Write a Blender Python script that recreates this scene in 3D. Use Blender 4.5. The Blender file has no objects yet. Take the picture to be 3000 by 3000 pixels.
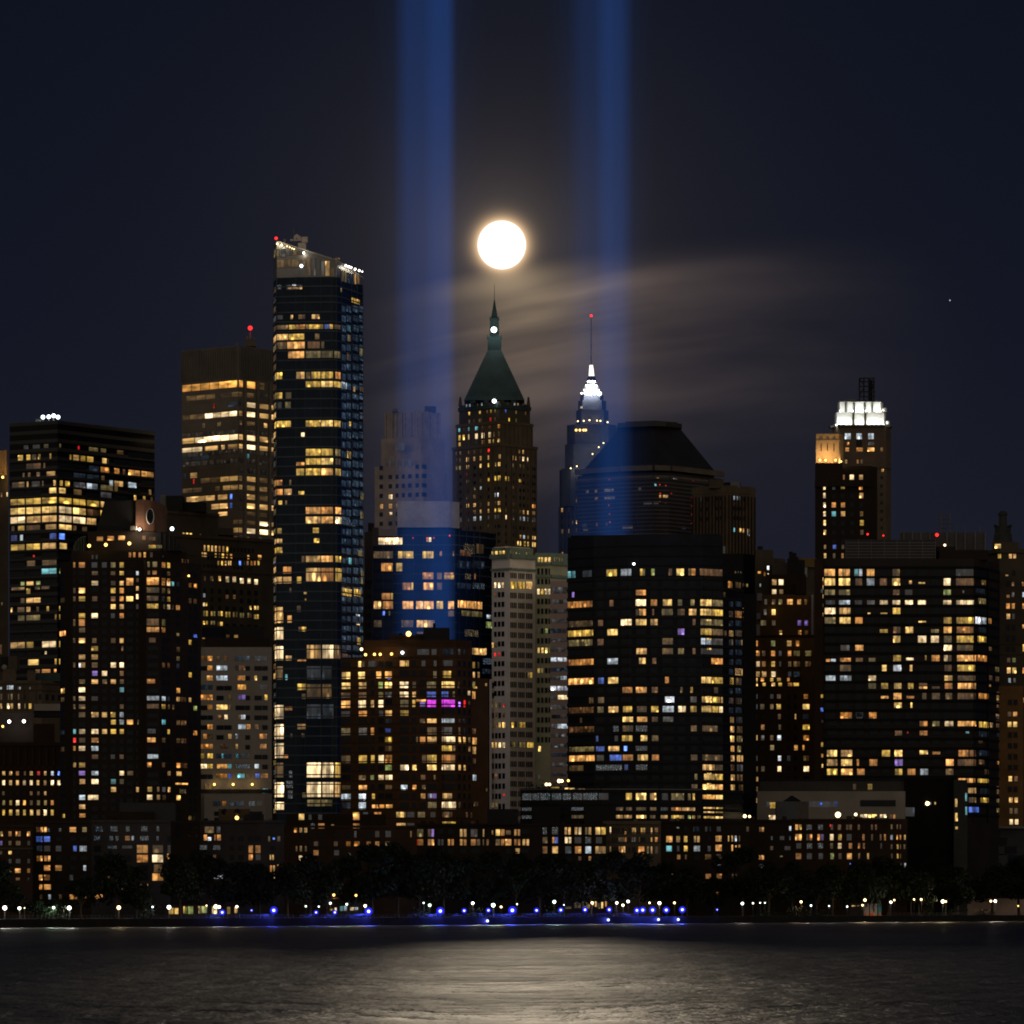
import bpy, math, random, re
from mathutils import Vector

random.seed(11)
SC = bpy.context.scene
COL = SC.collection
PI = math.pi
R = math.radians

# ---------------------------------------------------------------- camera
F = 15760.0        # focal length in photo pixels (3000 px wide): a long telephoto
HY = 2650.0        # photo row of the horizon
CH = 5.7           # eye height above the water
cam_d = bpy.data.cameras.new('camera')
cam_d.sensor_width = 36.0
cam_d.lens = 36.0 * F / 3000.0
cam_d.shift_y = (HY - 1500.0) / 3000.0
cam_d.clip_start = 1.0
cam_d.clip_end = 500000.0
cam = bpy.data.objects.new('camera', cam_d)
cam.location = (0, 0, CH)
cam.rotation_euler = (R(90), 0, 0)
COL.objects.link(cam)
SC.camera = cam

# ---------------------------------------------------------------- exposure / render
SC.view_settings.view_transform = 'Standard'
SC.view_settings.look = 'None'
SC.view_settings.exposure = 0.0
SC.view_settings.gamma = 1.0
SC.view_settings.use_curve_mapping = False
SC.render.engine = 'CYCLES'
SC.cycles.max_bounces = 4
SC.cycles.diffuse_bounces = 1
SC.cycles.glossy_bounces = 2
SC.cycles.transparent_max_bounces = 16
SC.cycles.sample_clamp_indirect = 0.6
SC.cycles.caustics_reflective = False
SC.cycles.caustics_refractive = False
SC.cycles.use_adaptive_sampling = False
SC.cycles.use_denoising = True
SC.cycles.pixel_filter_type = 'BLACKMAN_HARRIS'
SC.cycles.filter_width = 1.9

# ---------------------------------------------------------------- moon direction
MOON = Vector(((1470 - 1500) / F, 1.0, (HY - 717) / F)).normalized()
MOON_EL = math.asin(MOON.z)

# ---------------------------------------------------------------- node helpers
class NT:
    def __init__(s, tree):
        s.t = tree; s.n = tree.nodes; s.l = tree.links
    def node(s, typ, **kw):
        n = s.n.new(typ)
        for k, v in kw.items(): setattr(n, k, v)
        return n
    def put(s, sock, v):
        if isinstance(v, bpy.types.NodeSocket): s.l.new(v, sock)
        else: sock.default_value = v
    def m(s, op, a, b=None, c=None, clamp=False):
        n = s.node('ShaderNodeMath', operation=op, use_clamp=clamp)
        s.put(n.inputs[0], a)
        if b is not None: s.put(n.inputs[1], b)
        if c is not None: s.put(n.inputs[2], c)
        return n.outputs[0]
    def xyz(s, x, y, z):
        n = s.node('ShaderNodeCombineXYZ')
        for i, v in enumerate((x, y, z)): s.put(n.inputs[i], v)
        return n.outputs[0]
    def sep(s, v):
        n = s.node('ShaderNodeSeparateXYZ'); s.l.new(v, n.inputs[0]); return n.outputs
    def smooth(s, v, a, b, lo=0.0, hi=1.0):
        n = s.node('ShaderNodeMapRange', interpolation_type='SMOOTHSTEP')
        s.put(n.inputs[0], v); n.inputs[1].default_value = a; n.inputs[2].default_value = b
        n.inputs[3].default_value = lo; n.inputs[4].default_value = hi
        return n.outputs[0]
    def lin(s, v, a, b, lo, hi):
        n = s.node('ShaderNodeMapRange')
        s.put(n.inputs[0], v); n.inputs[1].default_value = a; n.inputs[2].default_value = b
        n.inputs[3].default_value = lo; n.inputs[4].default_value = hi
        return n.outputs[0]
    def noise(s, vec, scale, detail=2.0, rough=0.5):
        n = s.node('ShaderNodeTexNoise')
        s.put(n.inputs['Vector'], vec); n.inputs['Scale'].default_value = scale
        n.inputs['Detail'].default_value = detail; n.inputs['Roughness'].default_value = rough
        return n.outputs['Fac']
    def scale(s, col, f):
        n = s.node('ShaderNodeVectorMath', operation='SCALE')
        s.put(n.inputs[0], col); s.put(n.inputs[3], f); return n.outputs[0]
    def add(s, a, b):
        n = s.node('ShaderNodeVectorMath', operation='ADD')
        s.put(n.inputs[0], a); s.put(n.inputs[1], b); return n.outputs[0]
    def mul(s, a, b):
        n = s.node('ShaderNodeVectorMath', operation='MULTIPLY')
        s.put(n.inputs[0], a); s.put(n.inputs[1], b); return n.outputs[0]

# ---------------------------------------------------------------- night sky
world = bpy.data.worlds.new('World')
SC.world = world
world.use_nodes = True
w = NT(world.node_tree)
w.n.clear()
out = w.node('ShaderNodeOutputWorld')
bg = w.node('ShaderNodeBackground')
w.l.new(bg.outputs[0], out.inputs[0])
bg.inputs['Strength'].default_value = 1.0
SKY_STRENGTH = 0.00006
WEST_GLOW = 0.85       # glow of the city on the near bank, behind the photographer
sky = w.node('ShaderNodeTexSky', sky_type='NISHITA', sun_disc=False)
sky.sun_elevation = MOON_EL
sky.sun_rotation = math.atan2(MOON.x, MOON.y)
sky.dust_density = 1.0
tc = w.node('ShaderNodeTexCoord')
d = tc.outputs['Generated']
dx, dy, dz = w.sep(d)
dot = w.node('ShaderNodeVectorMath', operation='DOT_PRODUCT')
w.l.new(d, dot.inputs[0]); dot.inputs[1].default_value = MOON
ang = w.m('ARCCOSINE', w.m('MINIMUM', dot.outputs['Value'], 1.0))
px_r = w.m('SUBTRACT', w.m('MULTIPLY', ang, F), 71.0)       # distance from the limb, in photo pixels
px_r = w.m('MAXIMUM', px_r, 0.0)
def expf(k): return w.m('EXPONENT', w.m('DIVIDE', px_r, -k))
base = w.scale(sky.outputs[0], SKY_STRENGTH)
base = w.add(base, (0.0011, 0.0037, 0.0112))
# light pollution low over the skyline
low = w.m('EXPONENT', w.m('MULTIPLY', w.m('MAXIMUM', dz, 0.0), -14.0))
base = w.add(base, w.scale((0.0125, 0.0125, 0.0195), low))
glow = w.scale((0.80, 0.52, 0.27), expf(13.0))
glow = w.add(glow, w.scale((0.055, 0.043, 0.032), expf(120.0)))
glow = w.add(glow, w.scale((0.017, 0.0135, 0.0125), expf(420.0)))
# thin streaked cloud under the moon, brightest near it
iy = w.m('MAXIMUM', dy, 0.02)
u = w.m('MULTIPLY', w.m('DIVIDE', dx, iy), F / 1000.0)
v = w.m('MULTIPLY', w.m('DIVIDE', dz, iy), F / 1000.0)
bend = w.m('MULTIPLY', w.m('MULTIPLY', u, u), 0.10)
vv = w.m('ADD', w.m('SUBTRACT', v, w.m('MULTIPLY', u, 0.20)), bend)
wob = w.m('MULTIPLY', w.m('SUBTRACT', w.noise(w.xyz(u, vv, 3.1), 1.6, 1.0), 0.5), 0.12)
vv = w.m('ADD', vv, w.m('MULTIPLY', wob, 0.35))
n1 = w.noise(w.xyz(w.m('MULTIPLY', u, 1.0), w.m('MULTIPLY', vv, 8.0), 0.4), 1.0, 3.0, 0.45)
n2 = w.noise(w.xyz(w.m('MULTIPLY', u, 0.8), w.m('MULTIPLY', vv, 2.6), 7.7), 1.0, 3.0, 0.5)
streak = w.m('ADD', w.smooth(n1, 0.36, 0.72, 0.25, 1.0), w.smooth(n2, 0.40, 0.70, 0.0, 0.75))
edge = w.m('MULTIPLY', w.smooth(vv, 1.885, 1.725), w.smooth(vv, 0.95, 1.55))
side = w.m('MULTIPLY', w.smooth(u, -0.55, 0.05, 0.12, 1.0), w.smooth(u, 1.45, 0.10))
front = w.smooth(dy, 0.05, 0.3); side = w.m('MULTIPLY', side, w.smooth(u, -1.1, -0.4))
cl = w.m('MULTIPLY', w.m('MULTIPLY', streak, edge), w.m('MULTIPLY', side, front))
lit = w.add(w.scale((1.45, 1.05, 0.56), expf(78.0)), w.scale((0.125, 0.088, 0.066), expf(430.0)))
lit = w.add(lit, (0.0085, 0.0066, 0.0062))
cloud = w.scale(lit, cl)
# skyglow of the near-bank city (behind the photographer)
wg = w.m('MULTIPLY', w.smooth(dy, 0.15, -0.5), w.m('EXPONENT', w.m('MULTIPLY', w.m('ABSOLUTE', dz), -2.2)))
west = w.scale((1.0, 0.83, 0.62), w.m('MULTIPLY', wg, WEST_GLOW))
total = w.add(w.add(base, w.scale(glow, front)), w.add(cloud, west))
w.l.new(total, bg.inputs['Color'])

# ---------------------------------------------------------------- moonlight
sun_d = bpy.data.lights.new('moonlight', 'SUN')
sun_d.energy = 0.092
sun_d.angle = R(1.6)
sun_d.color = (1.0, 0.83, 0.60)
sun = bpy.data.objects.new('moonlight', sun_d)
sun.rotation_euler = (-MOON).to_track_quat('-Z', 'Y').to_euler()
sun.location = (0, 300, 400)
COL.objects.link(sun)

# ---------------------------------------------------------------- materials
MATS = {}
def mat(name, col, rough=0.8, spec=0.3, noise=0.25, nscale=0.12, metal=0.0):
    if name in MATS: return MATS[name]
    m = bpy.data.materials.new(name); m.use_nodes = True
    t = NT(m.node_tree); b = t.n['Principled BSDF']
    g = t.node('ShaderNodeNewGeometry')
    n = t.noise(g.outputs['Position'], nscale, 4.0, 0.6)
    n2 = t.noise(g.outputs['Position'], nscale * 9, 2.0, 0.6)
    f = t.m('ADD', t.lin(n, 0.3, 0.7, 1 - noise, 1 + noise), t.lin(n2, 0.3, 0.7, -noise * .4, noise * .4))
    t.l.new(t.scale(col[:3], f), b.inputs['Base Color'])
    b.inputs['Roughness'].default_value = rough
    b.inputs['Specular IOR Level'].default_value = spec
    b.inputs['Metallic'].default_value = metal
    MATS[name] = m
    return m

def emit(name, col, strength):
    if name in MATS: return MATS[name]
    m = bpy.data.materials.new(name); m.use_nodes = True
    t = NT(m.node_tree); t.n.clear()
    o = t.node('ShaderNodeOutputMaterial'); e = t.node('ShaderNodeEmission')
    e.inputs[0].default_value = (*col, 1); e.inputs[1].default_value = strength
    t.l.new(e.outputs[0], o.inputs[0])
    m.cycles.emission_sampling = 'NONE'
    MATS[name] = m
    return m

def window_mats():
    # lit rooms (mullions, curtains, lamps) and panes with reflections painted as glow; colour and seed come from each window
    for name, kind in (('lit_room_and_sheen', 0), ('glint_and_bulb_pane', 1)):
        m = bpy.data.materials.new(name); m.use_nodes = True
        t = NT(m.node_tree); b = t.n['Principled BSDF']
        uv = t.node('ShaderNodeUVMap', uv_map='uv'); u, v, _ = t.sep(uv.outputs[0])
        ca = t.node('ShaderNodeAttribute', attribute_name='wcol')
        ra = t.node('ShaderNodeAttribute', attribute_name='wrnd')
        rnd = ra.outputs['Fac']
        r100 = t.m('MULTIPLY', rnd, 97.0)
        fr = t.m('FRACT', u)
        mull = t.m('SUBTRACT', 1.0, t.m('MULTIPLY', t.smooth(t.m('ABSOLUTE', t.m('SUBTRACT', fr, 0.5)), 0.38, 0.5), 0.62))
        pane = t.m('FLOOR', u)
        # each pane has its own blind or curtain
        wn = t.node('ShaderNodeTexWhiteNoise', noise_dimensions='2D')
        t.l.new(t.xyz(pane, r100, 0), wn.inputs['Vector'])
        blind = t.lin(wn.outputs['Value'], 0, 1, 0.28, 1.30)
        if kind == 0:
            blob = t.noise(t.xyz(t.m('ADD', t.m('MULTIPLY', u, 0.9), r100), t.m('MULTIPLY', v, 1.3), r100), 1.05, 1.0, 0.5)
            inner = t.lin(blob, 0.30, 0.70, 0.40, 1.55)
            # ceiling lamp light falls off downwards in some rooms, furniture hides the lower edge in others
            grad = t.lin(v, 0, 1, 0.72, 1.18)
            f = t.m('MULTIPLY', t.m('MULTIPLY', inner, grad), t.m('MULTIPLY', mull, blind))
            # here and there a lamp stands near the glass
            vo = t.node('ShaderNodeTexVoronoi'); vo.inputs['Scale'].default_value = 0.62
            t.l.new(t.xyz(t.m('ADD', u, r100), t.m('MULTIPLY', v, 1.4), r100), vo.inputs['Vector'])
            cellr = t.sep(vo.outputs['Color'])[0]
            spot = t.m('MULTIPLY', t.smooth(vo.outputs['Distance'], 0.42, 0.05), t.smooth(cellr, 0.60, 0.72))
            f = t.m('ADD', t.m('MULTIPLY', f, 0.92), t.m('MULTIPLY', spot, 3.2))
        else:
            vo = t.node('ShaderNodeTexVoronoi'); vo.inputs['Scale'].default_value = 3.2  # reflected city glitter painted as glowing dots; also strings of bulbs
            t.l.new(t.xyz(t.m('ADD', u, r100), t.m('MULTIPLY', v, 2.2), r100), vo.inputs['Vector'])
            f = t.m('ADD', t.m('MULTIPLY', t.smooth(vo.outputs['Distance'], 0.26, 0.04), 2.6), 0.045)
            f = t.m('MULTIPLY', f, mull)
        t.l.new(ca.outputs['Color'], b.inputs['Emission Color'])
        t.l.new(f, b.inputs['Emission Strength'])
        b.inputs['Base Color'].default_value = (0.012, 0.013, 0.016, 1)
        b.inputs['Roughness'].default_value = 0.12
        m.cycles.emission_sampling = 'NONE'
        MATS[name] = m
    m = bpy.data.materials.new('dark_glass'); m.use_nodes = True
    b = m.node_tree.nodes['Principled BSDF']
    b.inputs['Base Color'].default_value = (0.011, 0.014, 0.019, 1)
    b.inputs['Roughness'].default_value = 0.14
    b.inputs['Specular IOR Level'].default_value = 0.035
    MATS['dark_glass'] = m
window_mats()

CODE = {
 'w': (0.84, 0.47, 0.150), 'W': (1.60, 1.14, 0.60), 'y': (0.78, 0.47, 0.08), 'Y': (1.45, 0.90, 0.26),
 'o': (0.62, 0.245, 0.052), 'O': (1.30, 0.60, 0.155), 'c': (0.48, 0.56, 0.62), 'C': (1.35, 1.42, 1.55),
 'd': (0.105, 0.060, 0.021), 'k': (0.110, 0.048, 0.016), 'D': (0.012, 0.018, 0.026), 'e': (0.055, 0.052, 0.051),  # D, e: faint panes, glowing for ambient-lit curtains and dark glass too
 'b': (0.07, 0.15, 0.62), 'B': (0.20, 0.42, 1.6), 'p': (0.30, 0.18, 0.62), 't': (0.16, 0.50, 0.55), 'g': (0.34, 0.40, 0.12),
 'r': (0.90, 0.02, 0.02), 'm': (0.75, 0.04, 0.80), 'P': (0.95, 0.35, 2.2), 'x': (0.34, 0.46, 0.56), 'X': (0.62, 0.46, 0.22),
 'n': (0.022, 0.017, 0.012), 'L': (2.3, 1.65, 0.86), 'q': (0.026, 0.043, 0.064), 'h': (0.16, 0.12, 0.042), 'G': (1.3, 0.58, 0.11),  # q: sky reflection on side glass, put in as a faint glow
}

# ---------------------------------------------------------------- placing
def W(px, py, D):
    return Vector(((px - 1500) / F * D, D, CH + (HY - py) / F * D))
def ZZ(py, D): return CH + (HY - py) / F * D
def XX(px, D): return (px - 1500) / F * D
SHORE = (Vector((XX(0, 1311), 1311)), Vector((XX(3000, 1833), 1833)))
def DS(px):
    a, b = SHORE; k = (px - 1500) / F
    t = (k * a.y - a.x) / ((b.x - a.x) - k * (b.y - a.y))
    return a.y + t * (b.y - a.y)
GZ = 2.0            # street level above the water

# ---------------------------------------------------------------- mesh helpers
class MB:
    def __init__(s): s.v = []; s.f = []; s.mi = []
    def face(s, pts, mi=0):
        k = len(s.v); s.v += [tuple(p) for p in pts]; s.f.append(tuple(range(k, k + len(pts)))); s.mi.append(mi)
    def loft(s, lo, hi, mi=0, cap=True):
        # lo / hi: rings (same count) of 3-D points
        n = len(lo); k = len(s.v)
        s.v += [tuple(p) for p in lo] + [tuple(p) for p in hi]
        for i in range(n):
            j = (i + 1) % n
            s.f.append((k + i, k + j, k + n + j, k + n + i)); s.mi.append(mi)
        if cap:
            s.f.append(tuple(k + n + i for i in range(n))); s.mi.append(mi)
            s.f.append(tuple(k + n - 1 - i for i in range(n))); s.mi.append(mi)
        return s
    def prism(s, poly, z0, z1, mi=0):
        zt = z1 if isinstance(z1, (list, tuple)) else [z1] * len(poly)
        return s.loft([(p[0], p[1], z0) for p in poly], [(p[0], p[1], z) for p, z in zip(poly, zt)], mi)
    def box(s, c, sx, sy, sz, mi=0):
        x, y, z = c
        return s.prism([(x - sx / 2, y - sy / 2), (x + sx / 2, y - sy / 2), (x + sx / 2, y + sy / 2), (x - sx / 2, y + sy / 2)], z, z + sz, mi)
    def tube(s, a, b, r0, r1=None, n=8, mi=0):
        r1 = r0 if r1 is None else r1
        a = Vector(a); b = Vector(b); ax = (b - a).normalized()
        t = Vector((1, 0, 0)) if abs(ax.x) < 0.8 else Vector((0, 1, 0))
        e1 = ax.cross(t).normalized(); e2 = ax.cross(e1)
        ring = lambda c, r: [c + (e1 * math.cos(2 * PI * i / n) + e2 * math.sin(2 * PI * i / n)) * r for i in range(n)]
        return s.loft(ring(a, r0), ring(b, r1), mi)
    def ball(s, c, r, n=10, m=6, mi=0, sz=1.0):
        c = Vector(c)
        for j in range(m):
            t0 = PI * j / m; t1 = PI * (j + 1) / m
            for i in range(n):
                p0 = 2 * PI * i / n; p1 = 2 * PI * (i + 1) / n
                P = lambda t, p: c + Vector((math.sin(t) * math.cos(p), math.sin(t) * math.sin(p), math.cos(t) * sz)) * r
                pts = [P(t0, p0), P(t1, p0), P(t1, p1), P(t0, p1)]
                if j == 0: pts = [pts[0], pts[1], pts[2]]
                elif j == m - 1: pts = [pts[0], pts[1], pts[3]]
                s.face(pts, mi)
        return s
    def build(s, name, mats, parent=None, origin=None, label=None, kind=None, smooth=False):
        me = bpy.data.meshes.new(name)
        o0 = Vector(origin) if origin is not None else (Vector(parent['base']) if parent is not None else Vector((0, 0, 0)))
        me.from_pydata([tuple(Vector(p) - o0) for p in s.v], [], s.f)
        ms = mats if isinstance(mats, (list, tuple)) else [mats]
        for m in ms: me.materials.append(m)
        me.polygons.foreach_set('material_index', s.mi)
        if smooth: me.polygons.foreach_set('use_smooth', [True] * len(me.polygons))
        me.update()
        o = bpy.data.objects.new(name, me); COL.objects.link(o)
        if parent is not None: o.parent = parent
        else: o.location = o0
        if label: o['label'] = label
        if kind: o['kind'] = kind
        return o

def tag(o, label, cat, group=None, kind=None):
    if label: o['label'] = label
    if cat: o['category'] = cat
    if group: o['group'] = group
    if kind: o['kind'] = kind
    return o
def empty(name, base, label, cat, group=None):
    o = bpy.data.objects.new(name, None); COL.objects.link(o)
    o.location = base; o['base'] = list(base); o.empty_display_size = 2
    return tag(o, label, cat, group)

# ---------------------------------------------------------------- a building
TOK = re.compile(r'(-?\d+)-(-?\d+)([A-Za-z.])')
class Bld:
    def __init__(s, name, label, front, depth=30.0, cat='building', group=None, base=GZ):
        s.front = front; s.depth = depth; s.base = base
        cx = sum(XX(p, D) for p, D in front) / len(front); cy = sum(D for p, D in front) / len(front)
        s.root = empty(name, (cx, cy + depth / 2, base), label, cat, group)
        s.wins = []; s.D = min(D for p, D in front)
    def poly(s, front=None, depth=None, grow=0.0):
        fr = front or s.front; dp = depth or s.depth
        pts = [Vector((XX(p, D), D)) for p, D in fr]
        ymax = max(p.y for p in pts)
        if len(fr) == 3 and fr[1][1] < fr[0][1] - 3 and fr[1][1] < fr[2][1] - 3:
            back = [pts[0] + pts[2] - pts[1]]              # a plain box seen over its corner
        else:
            back = [Vector((XX(fr[-1][0] - 1.0, ymax + dp), ymax + dp)), Vector((XX(fr[0][0] + 1.0, ymax + dp), ymax + dp))]
        if grow:
            c = sum(pts + back, Vector((0, 0))) / (len(pts) + 2)
            g = []
            for p in pts + back:
                q = p - c
                g.append(c + Vector((q.x + math.copysign(grow, q.x), q.y + math.copysign(grow, q.y))))
            return g
        return pts + back
    def wall(s, top, m, bottom=None, front=None, D=None, depth=None, name='wall', grow=0.0):
        D = D or (front and min(d for p, d in front)) or s.D
        z0 = s.base - 0.5 if bottom is None else ZZ(bottom, D)
        mb = MB().prism(s.poly(front, depth, grow), z0, ZZ(top, D))
        return mb.build(name, m, s.root)
    def seg(s, px, front=None):
        fr = front or s.front
        for i in range(len(fr) - 1):
            if fr[i][0] <= px <= fr[i + 1][0] or (i == 0 and px < fr[0][0]) or (i == len(fr) - 2 and px > fr[-1][0]):
                return i
        return 0
    def hit(s, px, i, front=None):
        fr = front or s.front
        (pa, Da), (pb, Db) = fr[i], fr[i + 1]
        x1, y1, x2, y2 = XX(pa, Da), Da, XX(pb, Db), Db
        k = (px - 1500) / F
        den = (x2 - x1) - k * (y2 - y1)
        t = (k * y1 - x1) / den if abs(den) > 1e-9 else 0
        return Vector((x1 + t * (x2 - x1), y1 + t * (y2 - y1))), Vector((y2 - y1, -(x2 - x1))).normalized()
    def rect(s, x0, x1, y0, y1, code, front=None, D=None, local=False, off=0.0, pw=1.25):
        fr = front or s.front
        if code != '.' and 6 < x1 - x0 < 40: x0, x1 = x0 + .5, x1 - .5
        quads = []
        lo, hi = max(x0, fr[0][0] + .3), min(x1, fr[-1][0] - .3)
        if hi - lo < 0.8: return
        i0, i1 = s.seg(lo, fr), s.seg(hi, fr)
        ulen = 0.0
        for i in range(i0, i1 + 1):
            a = max(lo, fr[i][0]) if i > i0 else lo
            b = min(hi, fr[i + 1][0]) if i < i1 else hi
            if b - a < 0.4: continue
            A, n = s.hit(a, i, fr); B, _ = s.hit(b, i, fr)
            Dr = (A.y + B.y) / 2 if local else (D or s.D)
            hh = (y1 - y0) * 0.055
            quads.append((A, B, n, ZZ(y1 - hh, Dr), ZZ(y0 + hh, Dr), ulen, ulen + (B - A).length)); ulen += (B - A).length
        if quads: s.wins.append((quads, code, ulen * (quads[0][4] - quads[0][3]), (x0, x1, y0, y1), off, pw))
    def win(s, T, text, front=None, D=None, off=0.0, pw=1.25):
        ox, oy, sc = T
        for line in text.strip().splitlines():
            line = line.strip()
            if not line: continue
            loc = line[0] == '@'
            if loc: line = line[1:]
            ys, rest = line.split(':', 1)
            y0, y1 = [oy + float(q) / sc for q in re.match(r'(-?\d+)-(-?\d+)', ys.strip()).groups()]
            for a, b, c in TOK.findall(rest):
                s.rect(ox + float(a) / sc, ox + float(b) / sc, y0, y1, c, front, D, loc, off, pw)
    def dark(s, T, cols, y0, step, n, h, front=None, D=None, code='.', miss=0.0, off=0.0):
        ox, oy, sc = T
        cs = [tuple(float(q) for q in c.split('-')) for c in cols.split()]
        for k in range(n):
            a = oy + (y0 + k * step) / sc; b = a + h / sc
            for c0, c1 in cs:
                X0, X1 = ox + c0 / sc, ox + c1 / sc
                hit = any(x0 < X1 - 1 and x1 > X0 + 1 and q0 < b - 2 and q1 > a + 2 for _, _, _, (x0, x1, q0, q1), _, _ in s.wins)
                if hit or random.random() < miss: continue
                s.rect(X0, X1, a, b, code, front, D, False, off)
    def bands(s, ys, h, out, m, name='floor_band', front=None, D=None, label=None):
        # thin ledges running round the visible faces
        fr = front or s.front; D = D or s.D
        mb = MB()
        for y in ys:
            z = ZZ(y, D)
            for i in range(len(fr) - 1):
                A = Vector((XX(*fr[i]), fr[i][1])); B = Vector((XX(*fr[i + 1]), fr[i + 1][1]))
                n = Vector((B.y - A.y, -(B.x - A.x))).normalized()
                mb.prism([A + n * out, B + n * out, B - n * 0.05, A - n * 0.05], z - h / 2, z + h / 2)
        return mb.build(name, m, s.root, label=label)
    def piers(s, xs, y0, y1, wpx, out, m, name='pier', front=None, D=None):
        fr = front or s.front; D = D or s.D; mb = MB()
        for x in xs:
            i = s.seg(x, fr)
            A, n = s.hit(x - wpx / 2, i, fr); B, _ = s.hit(x + wpx / 2, i, fr)
            mb.prism([A + n * out, B + n * out, B - n * 0.05, A - n * 0.05], ZZ(y1, D), ZZ(y0, D))
        return mb.build(name, m, s.root)
    def block(s, x0, x1, y0, y1, m, dback=4.0, depth=8.0, D=None, name='roof_housing', label=None):
        D = (D or s.D) + dback
        mb = MB().prism([(XX(x0, D), D), (XX(x1, D), D), (XX(x1, D), D + depth), (XX(x0, D), D + depth)], ZZ(y1, D), ZZ(y0, D))
        return mb.build(name, m, s.root, label=label)
    def mast(s, x, y0, y1, r, m, dback=6.0, D=None, name='antenna', r1=None):
        D = (D or s.D) + dback
        return MB().tube(W(x, y1, D), W(x, y0, D), r, r1, 6).build(name, m, s.root)
    def bulb(s, x, y, r, m, D=None, name='roof_light', power=None, col=(1, 1, 1), dback=-0.5):
        D = (D or s.D) + dback
        p = W(x, y, D)
        o = MB().ball(p, r, 8, 5).build(name, m, s.root)
        if power:
            l = bpy.data.lights.new(name, 'POINT'); l.energy = power; l.color = col; l.shadow_soft_size = r
            lo = bpy.data.objects.new(name + '_lamp', l); lo.location = p + Vector((0, -r - .3, 0)); COL.objects.link(lo)
        return o
    def finish(s, limit=100):
        lit = [q for q in s.wins if q[1] != '.']; drk = [q for q in s.wins if q[1] == '.']
        lit.sort(key=lambda q: -q[2] * (2.0 if sum(CODE[q[1]]) > 0.3 else 1.0)); drk.sort(key=lambda q: -q[2])
        allw = lit + drk
        solo, rest = allw[:limit], allw[limit:]
        for q in solo: window_mesh([q], s.root)
        if rest: window_mesh(rest, s.root, 'stuff')

DIM = 0.86
def window_mesh(items, parent, kind=None):
    v = []; f = []; mi = []; uvs = []; cols = []; rnds = []
    o0 = Vector(parent['base'])
    for quads, code, area, _, off, pw in items:
        rnd = random.random()
        if code == '.': c = (0, 0, 0); fm = 1
        else:
            k = random.uniform(0.75, 1.25) * DIM
            c = tuple(q * k for q in CODE[code]); fm = 2 if code in 'xX' else 0
        total = quads[-1][6]
        npan = max(1, round(total / pw))
        for A, B, n, z0, z1, u0, u1 in quads:
            k0 = len(v)
            o = n * (0.14 + off)
            P = [(A + o).to_3d(), (B + o).to_3d(), (B + o).to_3d(), (A + o).to_3d()]
            Q = [(A + n * (off - .04)).to_3d(), (B + n * (off - .04)).to_3d(), (B + n * (off - .04)).to_3d(), (A + n * (off - .04)).to_3d()]
            for pp in (P, Q):
                for t, z in zip(pp, (z0, z0, z1, z1)): t.z = z
            v += [tuple(p - o0) for p in P + Q]
            a, b = u0 / total * npan, u1 / total * npan
            f.append((k0, k0 + 1, k0 + 2, k0 + 3)); mi.append(fm)
            uvs += [(a, 0), (b, 0), (b, 1), (a, 1)]
            for i in range(4):
                j = (i + 1) % 4
                f.append((k0 + j, k0 + i, k0 + 4 + i, k0 + 4 + j)); mi.append(3)
                uvs += [(0, 0)] * 4
            cols += [c] * 5; rnds += [rnd] * 5
    me = bpy.data.meshes.new('window')
    me.from_pydata(v, [], f)
    for nm in ('lit_room_and_sheen', 'dark_glass', 'glint_and_bulb_pane'): me.materials.append(MATS[nm])
    me.materials.append(mat('window_frame', (0.02, 0.02, 0.02), 0.6))
    me.polygons.foreach_set('material_index', mi)
    ul = me.uv_layers.new(name='uv')
    ul.data.foreach_set('uv', [q for p in uvs for q in p])
    at = me.attributes.new('wcol', 'FLOAT_COLOR', 'FACE')
    at.data.foreach_set('color', [q for c in cols for q in (*c, 1.0)])
    rt = me.attributes.new('wrnd', 'FLOAT', 'FACE')
    rt.data.foreach_set('value', rnds)
    me.update()
    o = bpy.data.objects.new('window', me); COL.objects.link(o); o.parent = parent
    if kind: o['kind'] = kind
    return o

def lamp_point(p, power, col, size=0.3, name='lamp_light', parent=None):
    l = bpy.data.lights.new(name, 'POINT'); l.energy = power; l.color = col; l.shadow_soft_size = size
    o = bpy.data.objects.new(name, l); COL.objects.link(o)
    if parent is not None:
        o.parent = parent; o.location = Vector(p) - Vector(parent['base'])
    else: o.location = p
    return o

# zoom frames used while measuring the photo: (left, top, pixels per photo pixel)
T1 = (0, 1100, 3.22); T2 = (500, 650, 3.22); T3 = (500, 1250, 3.22); T4 = (1050, 800, 3.22); T5 = (2150, 1500, 3.864)
T6 = (2400, 1500, 3.22); T7 = (0, 1700, 3.22); T8 = (1050, 1400, 3.22); T9 = (1000, 1800, 3.22); T10 = (500, 1800, 3.22)
T11 = (1600, 1500, 3.22); T12 = (2200, 2000, 2.415); T13 = (1500, 2000, 2.76); T14 = (0, 2300, 3.22); T15 = (1000, 2300, 3.22)
T16 = (500, 2300, 3.22); T17 = (1500, 2300, 3.22); T18 = (2000, 2300, 3.22); T19 = (2400, 2300, 3.22); TR = (1600, 900, 3.22)
TC = (2150, 1050, 3.864); TB = (2180, 1580, 8.05); TP = (1, 1, 1); TP = (0, 0, 1)

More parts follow.
